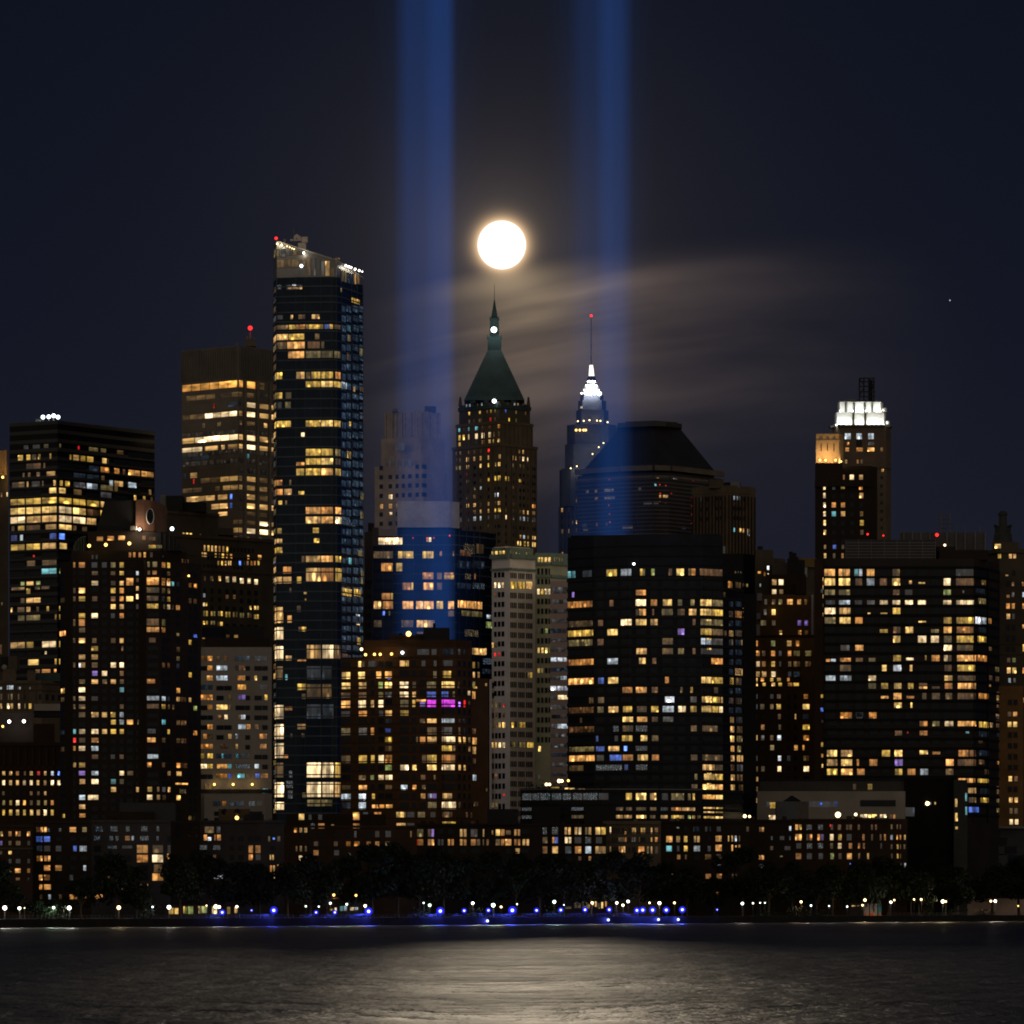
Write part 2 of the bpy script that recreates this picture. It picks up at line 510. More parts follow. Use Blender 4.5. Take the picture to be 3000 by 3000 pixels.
# colours of the building skins
M_GLASS = mat('dark_curtain_glass', (0.004, 0.0045, 0.0065), 0.18, 0.03, 0.2)
M_BLUE = mat('blue_curtain_glass', (0.0065, 0.0125, 0.026), 0.2, 0.05, 0.3, 0.25)
M_NAVY = mat('navy_curtain_glass', (0.008, 0.010, 0.017), 0.22, 0.03, 0.25)
M_MUL = mat('mullion_metal', (0.040, 0.052, 0.070), 0.6, 0.1)
M_BRONZE = mat('bronze_cladding', (0.085, 0.070, 0.055), 0.5, 0.4)
M_STEEL = mat('roof_steel', (0.05, 0.05, 0.055), 0.5, 0.4)
M_BLACK = mat('black_plant', (0.008, 0.008, 0.009), 0.8, 0.2)
M_BRICKD = mat('dark_brown_brick', (0.012, 0.0075, 0.005), 0.9, 0.2)
M_BRICK = mat('brown_brick', (0.028, 0.0150, 0.0080), 0.9, 0.2)
M_BRICKO = mat('orange_brick', (0.046, 0.0225, 0.009), 0.9, 0.2)
M_BRICKR = mat('red_brick', (0.020, 0.0105, 0.006), 0.9, 0.2)
M_STONE = mat('brown_limestone', (0.068, 0.052, 0.037), 0.9, 0.2)
M_STONED = mat('dim_limestone', (0.042, 0.033, 0.024), 0.9, 0.2)
M_PALE = mat('pale_stone', (0.20, 0.165, 0.145), 0.9, 0.2)
M_CREAM = mat('cream_terracotta', (0.80, 0.72, 0.60), 0.85, 0.2, 0.12)
M_CREAM_SHADE = mat('cream_terracotta_shade', (0.46, 0.45, 0.29), 0.85, 0.2, 0.12)  # the cream skin again, darkened to paint its shade
M_GREENST = mat('green_glazed_terracotta', (0.20, 0.26, 0.20), 0.8, 0.2, 0.2)
M_PINK = mat('pink_precast', (0.30, 0.225, 0.20), 0.85, 0.2, 0.1)
M_GREY = mat('grey_concrete', (0.165, 0.148, 0.134), 0.85, 0.2, 0.12)
M_COPPER = mat('green_copper', (0.011, 0.027, 0.028), 0.7, 0.3, 0.35)
M_SLATE = mat('black_roofing', (0.010, 0.010, 0.013), 0.6, 0.3)
M_WHITE = mat('white_stone', (0.80, 0.80, 0.76), 0.8, 0.2, 0.08)
M_TAN = mat('tan_brick', (0.40, 0.26, 0.13), 0.9, 0.2, 0.15)
M_PLANT = mat('grey_plant_screen', (0.012, 0.012, 0.016), 0.7, 0.3)
M_MUSEUM = mat('dark_granite', (0.012, 0.012, 0.017), 0.5, 0.3)
E_WHITE = emit('white_lamp', (1.0, 0.97, 0.90), 6.0)
E_WARM = emit('warm_lamp', (1.0, 0.70, 0.32), 5.0)
E_AMBER = emit('amber_lamp', (1.0, 0.58, 0.14), 4.0)
E_RED = emit('red_beacon', (1.0, 0.02, 0.02), 3.0)
E_BLUE = emit('blue_lamp', (0.50, 0.55, 1.0), 3.0)
E_HALO = emit('blue_halo', (0.025, 0.03, 1.0), 0.9)  # for the added disc that paints a halo round each blue lamp
E_COOL = emit('cool_lamp', (0.80, 0.92, 1.0), 5.0)
E_GREEN = emit('greenish_lamp', (0.75, 1.0, 0.78), 5.0)

# ================================================================ water, land, moon, beams
def build_water():
    m = bpy.data.materials.new('river_water'); m.use_nodes = True
    t = NT(m.node_tree); b = t.n['Principled BSDF']
    g = t.node('ShaderNodeNewGeometry'); x, y, z = t.sep(g.outputs['Position'])
    b.inputs['Base Color'].default_value = (0.004, 0.006, 0.014, 1)
    b.inputs['IOR'].default_value = 1.33
    # long-exposure swell: broad soft streaks, finer ripples on top
    s1 = t.noise(t.xyz(t.m('MULTIPLY', x, 0.34), t.m('MULTIPLY', y, 0.11), 0.0), 1.0, 4.0, 0.6)
    s2 = t.noise(t.xyz(t.m('MULTIPLY', x, 0.035), t.m('MULTIPLY', y, 0.020), 4.0), 1.0, 3.0, 0.6)
    s3 = t.noise(t.xyz(t.m('MULTIPLY', x, 1.3), t.m('MULTIPLY', y, 0.35), 9.0), 1.0, 2.0, 0.6)
    ro = t.m('ADD', t.lin(s2, 0.3, 0.7, -0.05, 0.05), t.lin(s1, 0.3, 0.7, -0.04, 0.04))
    t.l.new(t.m('ADD', ro, 0.50), b.inputs['Roughness'])
    t.l.new(t.m('MULTIPLY', t.lin(s2, 0.3, 0.7, 0.38, 0.60), t.lin(s1, 0.32, 0.68, 0.55, 1.45)), b.inputs['Specular IOR Level'])
    b.inputs['Specular IOR Level'].default_value = 0.5
    h = t.m('ADD', t.m('ADD', t.m('MULTIPLY', s1, 1.6), t.m('MULTIPLY', s2, 5.0)), t.m('MULTIPLY', s3, 0.10))
    bp = t.node('ShaderNodeBump'); bp.inputs['Strength'].default_value = 1.0; bp.inputs['Distance'].default_value = 0.42
    t.l.new(h, bp.inputs['Height'])
    t.l.new(bp.outputs[0], b.inputs['Normal'])
    a, c = SHORE; dirv = (c - a).normalized()
    p0 = a - dirv * 1500; p1 = c + dirv * 2500
    mb = MB(); mb.face([(-2500, -300, 0), (2500, -300, 0), (p1.x, p1.y + 4, 0), (p0.x, p0.y + 4, 0)])
    o = mb.build('river', m); tag(o, None, None, None, 'structure')
    # land
    mb = MB(); n = Vector((dirv.y, -dirv.x))
    q = [p0 - n * 1.0, p1 - n * 1.0, p1 + Vector((6000, 6000)), Vector((2000, 9000)), Vector((-4000, 9000)), p0 + Vector((-3000, 1000))]
    mb.face([(p.x, p.y, GZ) for p in q])
    o = mb.build('ground', mat('paving', (0.14, 0.13, 0.11), 0.95, 0.1, 0.4, 0.05)); tag(o, None, None, None, 'structure')
    # river wall
    mb = MB()
    mb.prism([p0, p1, p1 - n * 1.2, p0 - n * 1.2], -2.0, GZ + 0.12)
    o = mb.build('river_wall', mat('wet_wall_stone', (0.014, 0.013, 0.013), 0.8, 0.2, 0.4, 0.3))
    tag(o, 'long low dark stone wall between the esplanade and the river', 'river wall')
build_water()

def build_moon():
    D = 150000.0
    o = MB().ball((0, 0, 0), 71.0 / F * D, 64, 32).build('moon', emit('moon_face', (1.0, 0.97, 0.92), 1.35), origin=(0, 0, 0), smooth=True)
    o.location = MOON * D * 1.0075
    tag(o, 'full moon glowing white above the spire of the pyramid roofed tower', 'moon')
    s = MB().ball((0, 0, 0), 16.0, 8, 6).build('star', emit('star_light', (0.8, 0.88, 1.0), 0.9), origin=(0, 0, 0))
    s.location = W(2783, 880, D); tag(s, 'lone tiny star in the dark sky right of the two beams', 'star')
build_moon()

def beam_mat(name, col, strength):
    m = bpy.data.materials.new(name); m.use_nodes = True
    t = NT(m.node_tree); t.n.clear()
    o = t.node('ShaderNodeOutputMaterial'); e = t.node('ShaderNodeEmission')
    e.inputs[0].default_value = (*col, 1); e.inputs[1].default_value = strength
    t.l.new(e.outputs[0], o.inputs['Volume'])
    MATS[name] = m
    return m
def beam(label, D, boxes, halos):
    # searchlight shafts: lit air, so only a volume that gives off light
    cx = boxes[0][0]
    root = empty('light_beam', (XX(cx, D), D, GZ), label, 'light beam', 'twin blue searchlight beams')
    for x0, x1, k in boxes:
        a, b = XX(x0, D), XX(x1, D); wd = b - a
        MB().prism([(a, D - wd / 2), (b, D - wd / 2), (b, D + wd / 2), (a, D + wd / 2)], GZ + 4, 1900).build('shaft', beam_mat('lit_air', (0.040, 0.215, 0.95), k / wd), root)
    for x, r, k in halos:
        rr = r / F * D
        MB().tube((XX(x, D), D, GZ + 4), (XX(x, D), D, 1900), rr, rr, 40).build('scatter', beam_mat('scattered_air', (0.05, 0.24, 0.90), k / (2 * rr)), root)
    return root
beam('broad blue light beam rising beside the slant topped glass tower', 1860,
     [(1155 + 6 * i, 1338 - 4.0 * i, 0.0074) for i in range(7)] + [(1242 + 6 * i, 1333 - 4.5 * i, 0.0058) for i in range(6)],
     [(1247, 90 + 22 * i, 0.0032) for i in range(5)])
beam('narrower blue light beam rising over the sloping black roof', 1940,
     [(1746 + 6 * i, 1854 - 5.5 * i, 0.0066) for i in range(7)] + [(1668 + 9 * i, 1800 - 7 * i, 0.0036) for i in range(5)],
     [(1757, 74 + 22 * i, 0.0052) for i in range(5)] + [(1795, 40 + 12 * i, 0.0042) for i in range(3)])

# ================================================================ far towers
# --- gold-crowned sliver at the left edge
b = Bld('office_tower', 'tower cut by the frame edge with gold lit louvres on top', [(-60, 2110), (24, 2100)], 30, 'office tower')
b.wall(1317, M_STONED)
b.piers(range(-56, 24, 5), 1319, 1392, 1.6, 0.5, M_TAN)
for x in (-12, 8): b.bulb(x, 1398, 0.5, E_AMBER, power=900, col=(1, .6, .2), dback=-3)
b.win(T7, "205-235: 15-25h\n600-700: -20-22k"); b.win(T1, "1100-1145: 10-25d 62-84W")
b.finish()

# --- black glass office tower with rooftop floodlights
b = Bld('office_tower', 'black glass office tower with four white floodlights on its roof', [(28, 2012), (169, 2000), (453, 2048)], 50, 'office tower')
b.wall(1235, M_GLASS)
b.bands([1237 + 26.4 * i for i in range(29)], 1.3, 0.12, mat('black_spandrel', (0.006, 0.006, 0.007), 0.5, 0.3))
b.win(T1, """
640-680: 225-270D 310-380D 415-460h 555-575h 835-925h 945-1000h 1100-1165d 732-747r
730-785: 170-220y 250-290y 300-345d 360-385y 470-485y 655-670y 685-745w 755-805y 815-880y 960-1005Y 1010-1025d
815-870: 250-385k 410-430k 835-935D 945-1030o 1075-1125o 1155-1180k 1208-1320O 1330-1448O
900-945: 215-235d 265-290d 345-380d 440-525w 690-805D 815-935D 950-985d
935-990: 1028-1065c 1075-1160w 1205-1285c
985-1040: 115-235d 255-270w 300-380e 400-412d 505-530w 560-590y 610-655y 690-805e 815-920c 945-1065h 1075-1110d 1400-1425w
1055-1110: 465-535Y 553-618Y 690-770d 1260-1285y 1345-1370y 1415-1440d 945-1050e
1145-1205: 100-235y 245-388y 398-537y 553-675y 685-805y 815-935y 945-985w 1210-1260h
1230-1295: 100-238Y 250-386Y 398-537Y 553-675W 685-808Y 818-935k 945-962y
1315-1380: 100-238W 255-386w 398-537w 553-675W 685-805W 815-905w
1400-1450: 110-140d 170-235y 250-380k 430-535w 553-675Y 685-720d 770-820d
1485-1545: 105-165b 190-220c 470-535b 553-610B
1575-1635: 105-235y 250-380y 400-530w 557-630Y
1735-1790: 255-335d 400-535d
1815-1870: 395-535t 557-580g
1685-1705: 314-328r
""", pw=3.4)
b.win(T7, """
0-38: 195-235g 250-320w 340-385g
50-80: 110-235d 330-380d 390-470d
65-120: 250-290y
155-205: 195-235d 250-385w
240-290: 105-120w 165-235d 250-290w 345-370d 440-465y 556-566y
318-372: 170-235h 250-380h 520-535y 556-566y
570-632: 100-237w 250-320y 400-530W 556-566y
665-695: 425-442W
738-795: 265-368Y 520-535y 556-568y
835-870: 335-380k 395-480o 510-535o
""", pw=3.4)
b.dark(T1, '98-238 248-388 398-537 553-675 685-808 815-938 945-1065 1075-1195 1205-1322 1330-1450', 645, 85, 16, 55)
b.dark(T1, '98-238 248-388 398-537', 2005, 85, 8, 55)
for x, y in ((126, 1222), (143, 1221), (157, 1218), (170, 1222)):
    b.bulb(x, y, 0.75, E_COOL, power=500, col=(.85, .92, 1), dback=8)
    b.mast(x, y + 1, 1242, 0.12, M_STEEL, 8, name='light_pole')
b.block(104, 120, 1228, 1240, M_STEEL, 10, 6)
b.finish()

# --- banded office tower with gold floor
b = Bld('office_tower', 'banded office tower with a gold lit floor under its louvred crown', [(533, 2071), (699, 2050), (830, 2072)], 45, 'office tower')
b.wall(1012, M_BRONZE)
b.piers([533 + 5.2 * i for i in range(32)] + [703 + 5 * i for i in range(20)], 1014, 1108, 1.4, 0.35, mat('crown_fin', (0.075, 0.068, 0.060), 0.6, 0.3), 'louvre')
b.bands([1110 + 28.2 * i for i in range(24)], 0.9, 0.10, M_BRONZE)
b.piers([716, 753, 788, 819], 1112, 1640, 5, 0.9, mat('pier_cladding', (0.10, 0.085, 0.068), 0.6, 0.3))
b.win(T2, """
1490-1560: 112-630G 640-680G 705-798G 822-885d
1600-1650: 150-425d 470-675d 705-785d
1690-1740: 540-640D 705-800L 820-925w 940-970w 409-417r
1780-1830: 110-325d 325-628L 640-675w 705-795L 820-925w 940-970w
1870-1915: 300-330d 440-480d 640-670d 705-795d 875-910w
""", pw=5.0)
b.win(T3, """
68-122: 110-230w 230-638L 640-680w 705-798L 822-915w 940-970w
160-205: 110-300L 325-450w 480-515w 540-638w 640-678w 705-798L 822-915w 940-970w
245-290: 115-370D 705-740t
400-455: 185-255w 120-150D
460-510: 285-470d 470-638w 640-675d 710-800w 820-915d 940-970d 214-226r
545-592: 115-300d 420-470d 495-638w 640-675w 710-795w 825-910w 940-970d
628-680: 150-420w 445-540w 560-585B 710-795w 825-915d
712-765: 385-540w 560-585b 705-795w 825-915w 945-970w
792-832: 450-540w 705-800d 825-910d
875-918: 590-675d 705-800d 825-915L 945-970w
950-1000: 590-675w 705-798L 825-918L 945-970w
1030-1065: 595-635d 705-740d
""", pw=5.0)
b.dark(T2, '112-630 640-680 705-798 822-915 940-970', 1500, 90.6, 20, 48, code='n')
b.mast(733, 958, 1014, 0.7, M_STEEL, 14, r1=0.25); b.mast(724, 985, 1014, 0.35, M_STEEL, 14); b.mast(744, 990, 1014, 0.35, M_STEEL, 14)
b.mast(694, 1004, 1014, 0.3, M_STEEL, 5)
b.block(718, 749, 992, 1014, mat('antenna_platform', (0.05, 0.04, 0.035), 0.7), 10, 5, name='antenna_platform')
b.bulb(733, 961, .85, E_RED, power=600, col=(1, .05, .05), dback=12, name='red_beacon')
b.finish()

# --- pale stone tower behind the left beam
b = Bld('stone_tower', 'pale stepped stone tower standing behind the broad blue beam', [(1098, 2405), (1240, 2395), (1310, 2410)], 30, 'tower')
b.wall(1362, M_PALE)
b.wall(1280, M_PALE, 1363, [(1117, 2409), (1235, 2399), (1303, 2411)])
b.wall(1204, M_PALE, 1281, [(1126, 2413), (1228, 2403), (1291, 2412)])
b.block(1244, 1277, 1190, 1206, M_STONED, 12, 8); b.block(1150, 1166, 1197, 1206, M_STEEL, 12, 5)
b.piers([1131, 1150, 1162, 1178, 1186, 1205, 1222, 1240, 1262, 1284], 1206, 1282, 4, 0.6, M_PALE, front=[(1126, 2413), (1228, 2403), (1291, 2412)], D=2403)
b.win(T4, "1590-1670: 355-440D\n1750-1830: 285-315D 350-375D 410-435D 470-505D", front=[(1098, 2405), (1240, 2395), (1310, 2410)])
b.win(T8, """
145-192: 285-325W
232-280: 203-236O 286-322O 356-378d
312-340: 295-322W
""")
b.dark(T8, '200-232 286-318 352-378 412-438 470-502 540-570 600-640', -130, 88, 9, 45, miss=0.05)
b.finish()

# --- pyramid roofed tower
f0 = [(1326, 3081), (1463, 3050), (1573, 3077)]; f1 = [(1337, 3086), (1463, 3058), (1561, 3081)]; f2 = [(1345, 3090), (1463, 3064), (1553, 3085)]
b = Bld('pyramid_roof_tower', 'stone tower with a steep green pyramid roof and a needle spire', f0, 42, 'tower')
b.wall(1300, M_STONE); b.wall(1231, M_STONE, 1301, f1); b.wall(1176, M_STONED, 1232, f2)
b.bands([1302], 1.6, 0.8, M_STONE, 'cornice'); b.bands([1233], 1.4, 0.7, M_STONE, 'cornice', f1); b.bands([1182], 2.2, 0.9, M_COPPER, 'cornice', f2)
for fr, ya, yb in ((f0, 1302, 1620), (f1, 1234, 1300)):
    b.piers([fr[0][0] + 3 + (fr[-1][0] - fr[0][0] - 6) * i / 17.0 for i in range(18)], ya, yb, 3.0, 0.5, M_STONE, front=fr, D=fr[1][1])
def pyramid():
    D = 3088; cx = 1448.5
    ring = lambda hw, y, k=1.0: [(XX(cx, D) + sx * hw / F * D, D + sy * hw / F * D * k, ZZ(y, D)) for sx, sy in ((-1, -1), (1, -1), (1, 1), (-1, 1))]
    MB().loft(ring(88, 1180), ring(20, 1028)).build('roof', M_COPPER, b.root)
    MB().loft(ring(20, 1030), ring(20, 988)).build('lantern', M_COPPER, b.root)
    mb = MB().loft(ring(14, 990), ring(13, 932)); mb.loft(ring(10, 932), ring(6, 908))
    mb.build('lantern', M_COPPER, b.root)
    MB().loft(ring(6, 910), ring(1.2, 878)).build('spire', M_COPPER, b.root)
    MB().tube(W(cx, 880, D), W(cx, 832, D), 0.22, 0.10, 6).build('needle', M_STEEL, b.root)
    # corner pinnacles of the lantern and of the parapet
    for x, y0, y1 in ((1429, 980, 994), (1468, 980, 994), (1436, 926, 938), (1461, 926, 938)):
        MB().tube(W(x, y1, D - 3), W(x, y0, D - 3), .5, .1, 6).build('pinnacle', M_COPPER, b.root)
    for x in (1349, 1548): MB().loft([(p[0] + XX(x, D) - XX(cx, D), p[1] - 10, p[2]) for p in ring(6, 1195)], [(p[0] + XX(x, D) - XX(cx, D), p[1] - 10, p[2]) for p in ring(2.5, 1168)]).build('pinnacle', M_STONED, b.root)
    for x in (1386, 1425, 1470, 1505): # dormers along the eaves
        b.block(x - 7, x + 7, 1150, 1180, M_COPPER, 0, 6, 3072, 'dormer')
    b.bulb(1447, 966, 1.7, E_COOL, D=3080, power=7000, col=(.85, 1, .97), name='beacon')
    b.bulb(1448, 1175, 1.2, E_COOL, D=3064, power=900, col=(.85, 1, .97))
pyramid()
b.win(T4, """
1205-1242: 1015-1027c 1045-1060c 1078-1090D 1120-1130d 1160-1172c 1240-1255D 1295-1315c 1400-1410D 1465-1480c 1495-1510d 1545-1560D
1280-1312: 1040-1055y 1140-1155y 1212-1222d 1245-1260y 1285-1297h 1383-1392b 1480-1492h 1570-1580d
1355-1392: 1040-1055h 1085-1095d 1135-1165h 1240-1255r 1285-1297d 1415-1425y 1480-1492h
""", front=f2, D=3064)
b.win(T4, """
1425-1462: 945-962t 990-1000d 1035-1062t 1098-1130t 1165-1190d 1228-1250d 1315-1335o
1490-1545: 945-968y 985-1003y 1035-1063W 1100-1128W 1162-1190W 1228-1253W 1275-1285d 1320-1332d
1560-1598: 945-970y 1105-1120D 1165-1190w 1228-1250w 1270-1280w 1315-1335w
""", front=f1, D=3058)
b.win(T4, """
1645-1682: 918-932d 955-970d 1025-1045w 1085-1105d 1150-1168d 1218-1240r 1510-1523w 1545-1558w
1708-1752: 925-935d 950-970d 1018-1045w 1085-1105w 1145-1170w 1208-1235w 1325-1340w 1395-1412d 1443-1460w 1478-1495w 1515-1528d 1542-1565W 1578-1600W
1782-1822: 920-935h 950-970h 1020-1045Y 1145-1175Y 1210-1235y 1292-1310Y 1318-1338Y 1450-1460h 1520-1530d 1550-1562h
1860-1890: 1022-1040r
1910-1940: 1282-1308y 1314-1340y 1382-1398y 1404-1420y
""")
b.win(T8, """
-8-24: 1020-1045h 1147-1170d 1210-1240y 1285-1308y 1316-1340y 1382-1398y 1404-1420y 1510-1535y
65-95: 1090-1105h 1147-1168c 1450-1462d
138-178: 1285-1325C 1020-1045e 1085-1110d
218-256: 1020-1045w 1085-1110w 1147-1170d 1208-1238w 1290-1310d 1316-1335w 1450-1470d 1485-1500d 1635-1670o
283-322: 1085-1110d 1147-1172w 1210-1237w 1285-1313y 1318-1340y 1385-1400d 1450-1465d 1485-1500d 1517-1535d 1550-1565w 1585-1603w 1637-1668d
345-388: 1385-1407W 960-975e 1022-1045e 1085-1112c 1147-1172c 1208-1238e 1285-1335e 1450-1465e 1520-1535c 1550-1570c 1585-1600c 1637-1670e
428-455: 1210-1235h
520-556: 1520-1540w 1550-1572c 1588-1605w 1635-1650w 1656-1670w
578-626: 1485-1508Y 1518-1540Y 1553-1575y 1585-1608Y 1637-1652Y 1657-1672Y
""")
b.dark(T8, '955-975 1020-1045 1085-1110 1147-1170 1210-1237 1288-1308 1316-1336 1385-1400 1450-1467 1483-1500 1517-1535 1550-1567 1585-1602 1637-1650 1656-1670', -135, 71.5, 11, 36)
b.finish()

# --- tower with white lit crown and tall mast
D = 2600
b = Bld('crowned_tower', 'slender setback tower with a blazing white crown and tall mast', [(1636, D + 12), (1700, D), (1800, D), (1822, D + 10)], 34, 'tower')
M_T11 = mat('dim_blue_stone', (0.034, 0.036, 0.048), 0.9, 0.2)
b.wall(1480, M_T11)
def tier(x0, x1, y0, y1, dd, m=M_T11, nm='wall'):
    cx = (x0 + x1) / 2; q = (x1 - x0) * 0.16
    return b.wall(y0, m, y1, [(x0, D + dd + 6), (x0 + q, D + dd), (x1 - q, D + dd), (x1, D + dd + 6)], D + dd, 26, nm)
tier(1645, 1815, 1370, 1482, 2); tier(1655, 1812, 1300, 1372, 4); tier(1661, 1806, 1243, 1302, 5)
tier(1688, 1783, 1200, 1244, 8); tier(1694, 1776, 1172, 1202, 10); tier(1700, 1768, 1156, 1174, 11)
tier(1707, 1752, 1145, 1157, 12, M_WHITE, 'crown'); tier(1710, 1756, 1127, 1146, 12, M_WHITE, 'crown'); tier(1716, 1750, 1115, 1128, 13, M_WHITE, 'crown')
def crown11():
    zc = D + 24
    mb = MB().tube(W(1733, 1116, zc), W(1733, 1102, zc), 2.4, 1.6, 8); mb.build('crown_neck', M_T11, b.root)
    o = MB().tube(W(1733, 1103, zc), W(1732, 1070, zc), 1.35, 0.8, 8).build('lantern', emit('lit_lantern', (1, .88, .66), 2.2), b.root)
    MB().tube(W(1732, 1070, zc), W(1732, 927, zc), 0.42, 0.26, 6).build('mast', M_STEEL, b.root)
    b.bulb(1732, 925, 0.6, E_RED, D=zc, name='red_beacon')
    for x in (1704, 1713, 1722, 1731, 1740, 1749): b.bulb(x, 1152, 0.45, E_WHITE, D=D + 11, power=1500, col=(.95, 1, 1), dback=-2.2)
    for x in (1712, 1723, 1734, 1745, 1753): b.bulb(x, 1143, 0.5, E_COOL, D=D + 12, power=3000, col=(.95, 1, 1), dback=-2.2)
    b.bulb(1756, 1153, 1.1, E_COOL, D=D + 9)
    for x, y in ((1693, 1234), (1710, 1233), (1727, 1231), (1749, 1232), (1759, 1233), (1780, 1237)):
        b.bulb(x, y, 0.34, E_WARM, D=D + 7, power=200, col=(1, .85, .55), dback=-1.2)
    for x in (1688, 1699, 1710, 1716): b.bulb(x, 1260, 0.55, E_AMBER, D=D + 4)
    for x, y in ((1736, 1330), (1754, 1310), (1768, 1298), (1672, 1372), (1690, 1366)): b.bulb(x, y, 0.3, E_WARM, D=D + 1, power=600, col=(1, .9, .55), dback=-2.0)
crown11()
fr = [(1661, D + 11), (1684, D + 5), (1783, D + 5), (1806, D + 11)]
b.win(TR, "935-955: 325-345W", front=[(1688, D + 14), (1703, D + 8), (1768, D + 8), (1783, D + 14)], D=D + 8)
b.win(TR, """
1540-1575: 245-260Y 268-285Y
1655-1700: 235-255d
1805-1842: 203-220w 235-255o 272-292o
1880-1920: 145-160w 205-220d
""")
b.win(T11, "75-112: 235-255o 272-292w\n150-192: 145-165d 200-220w 240-252d 275-290k\n365-400: 148-168o")
b.dark(TR, '145-160 205-222 240-258 275-292', 1640, 78, 7, 38)
b.piers([1643 + 11 * i for i in range(15)], 1372, 1620, 3.5, 0.5, M_T11, front=[(1636, D + 12), (1700, D), (1800, D), (1822, D + 10)])
b.finish()

# --- tower with black hipped roof
D = 2300
fr = [(1692, D + 22), (1822, D + 6), (1915, D), (1960, D + 2), (2112, D + 34)]
b = Bld('hipped_roof_tower', 'wide office tower with a big black hipped roof and flat top', fr, 60, 'office tower')
M_T12 = mat('dark_striped_granite', (0.013, 0.013, 0.018), 0.6, 0.1)
b.wall(1384, M_T12)
b.bands([1371], 2.2, 1.8, mat('eaves_stone', (0.060, 0.050, 0.042), 0.8), 'cornice'); b.bands([1396], 1.0, 0.7, MATS['eaves_stone'], 'cornice')
b.bands([1402 + 11.5 * i for i in range(22)], 0.5, 0.25, mat('pale_string_course', (0.040, 0.037, 0.040), 0.8), 'string_course')
def hip():
    lo = [(XX(p, d), d, ZZ(1364, D)) for p, d in ((1708, D + 28), (1915, D + 6), (2098, D + 38))]
    hi = [(XX(p, d), d, ZZ(1249, D + 40)) for p, d in ((1817, D + 46), (1915, D + 38), (1990, D + 46))]
    b0 = [(lo[2][0], D + 95, lo[0][2]), (lo[0][0], D + 95, lo[0][2])]; b1 = [(hi[2][0], D + 78, hi[0][2]), (hi[0][0], D + 78, hi[0][2])]
    MB().loft(lo + b0, hi + b1).build('roof', M_SLATE, b.root)
    cp = [(XX(p, d), d) for p, d in ((1810, D + 40), (1915, D + 33), (1950, D + 35), (1998, D + 44))] + [(XX(1998, D + 40), D + 84), (XX(1810, D + 40), D + 84)]
    MB().prism(cp, ZZ(1251, D + 38), ZZ(1238, D + 38)).build('roof_cap', M_SLATE, b.root)
    cp = [(x, y) for x, y in [(XX(p, d), d) for p, d in ((1832, D + 44), (1915, D + 38), (1985, D + 46))] + [(XX(1980, D + 40), D + 78), (XX(1832, D + 40), D + 78)]]
    MB().prism(cp, ZZ(1239, D + 38), ZZ(1232, D + 38)).build('roof_cap', M_SLATE, b.root)
hip()
b.win(TR, """
1495-1525: 820-900D 965-985c 1000-1030e 1040-1080c
1585-1612: 1000-1030e 1040-1065w 1195-1240c
1665-1690: 1020-1040t
1690-1735: 375-405d 460-485k 550-640X 870-900D
1760-1795: 460-490k 550-650X 1065-1085o 1100-1150w
1830-1860: 920-1000D 1010-1060D
""", pw=1.0)
b.win(T11, "80-110: 340-390D 470-490k 565-580d\n120-150: 720-820d 350-400d 1275-1320D")
for x, y in ((1088, 1520), (1072, 1592), (1122, 1603), (1070, 1675), (1128, 1683), (1075, 1757), (1178, 1757), (1072, 1837), (1125, 1843), (1068, 1915), (583, 1553), (598, 1628), (585, 1710), (593, 1868), (1382, 1638), (1370, 1800), (1372, 1878)):
    b.rect(1600 + x / 3.22 - 1.8, 1600 + x / 3.22 + 1.8, 900 + y / 3.22 - 1.6, 900 + y / 3.22 + 1.6, 'r', local=True)
for x, y in ((600, 20), (603, 95), (1373, 25), (1373, 105)):
    b.rect(1600 + x / 3.22 - 1.8, 1600 + x / 3.22 + 1.8, 1500 + y / 3.22 - 1.6, 1500 + y / 3.22 + 1.6, 'r', local=True)
b.finish()

# --- brown stone block right of the hipped roof
D = 2210
b = Bld('stone_office', 'brown stone office block with plant rooms on its flat roof', [(2028, D + 14), (2133, D), (2212, D + 12)], 34, 'office block')
b.wall(1428, M_STONE)
b.block(2078, 2120, 1404, 1430, M_STONED, 2, 12); b.block(2122, 2170, 1413, 1432, M_BLACK, 6, 10); b.block(2140, 2168, 1411, 1430, M_STEEL, 4, 3)
b.bands([1432], 3.0, 0.3, M_STONE, 'cornice')
b.piers([2030 + 9.5 * i for i in range(20)], 1450, 1660, 2.6, 0.4, M_BRICKR)
b.win(TR, "1775-1815: 1765-1780c 1795-1808c 1815-1828e 1455-1475D\n1840-1860: 1770-1778e")
b.win(T5, "172-222: -8-18t 58-79w 91-112w 150-172W\n225-250: 150-173c\n478-520: 102-125c 138-158e 165-187e")
b.dark(TR, '1455-1475 1510-1530 1600-1616 1640-1656 1680-1696 1765-1780 1795-1808 1820-1835 1860-1875', 1780, 92, 3, 40)
b.finish()

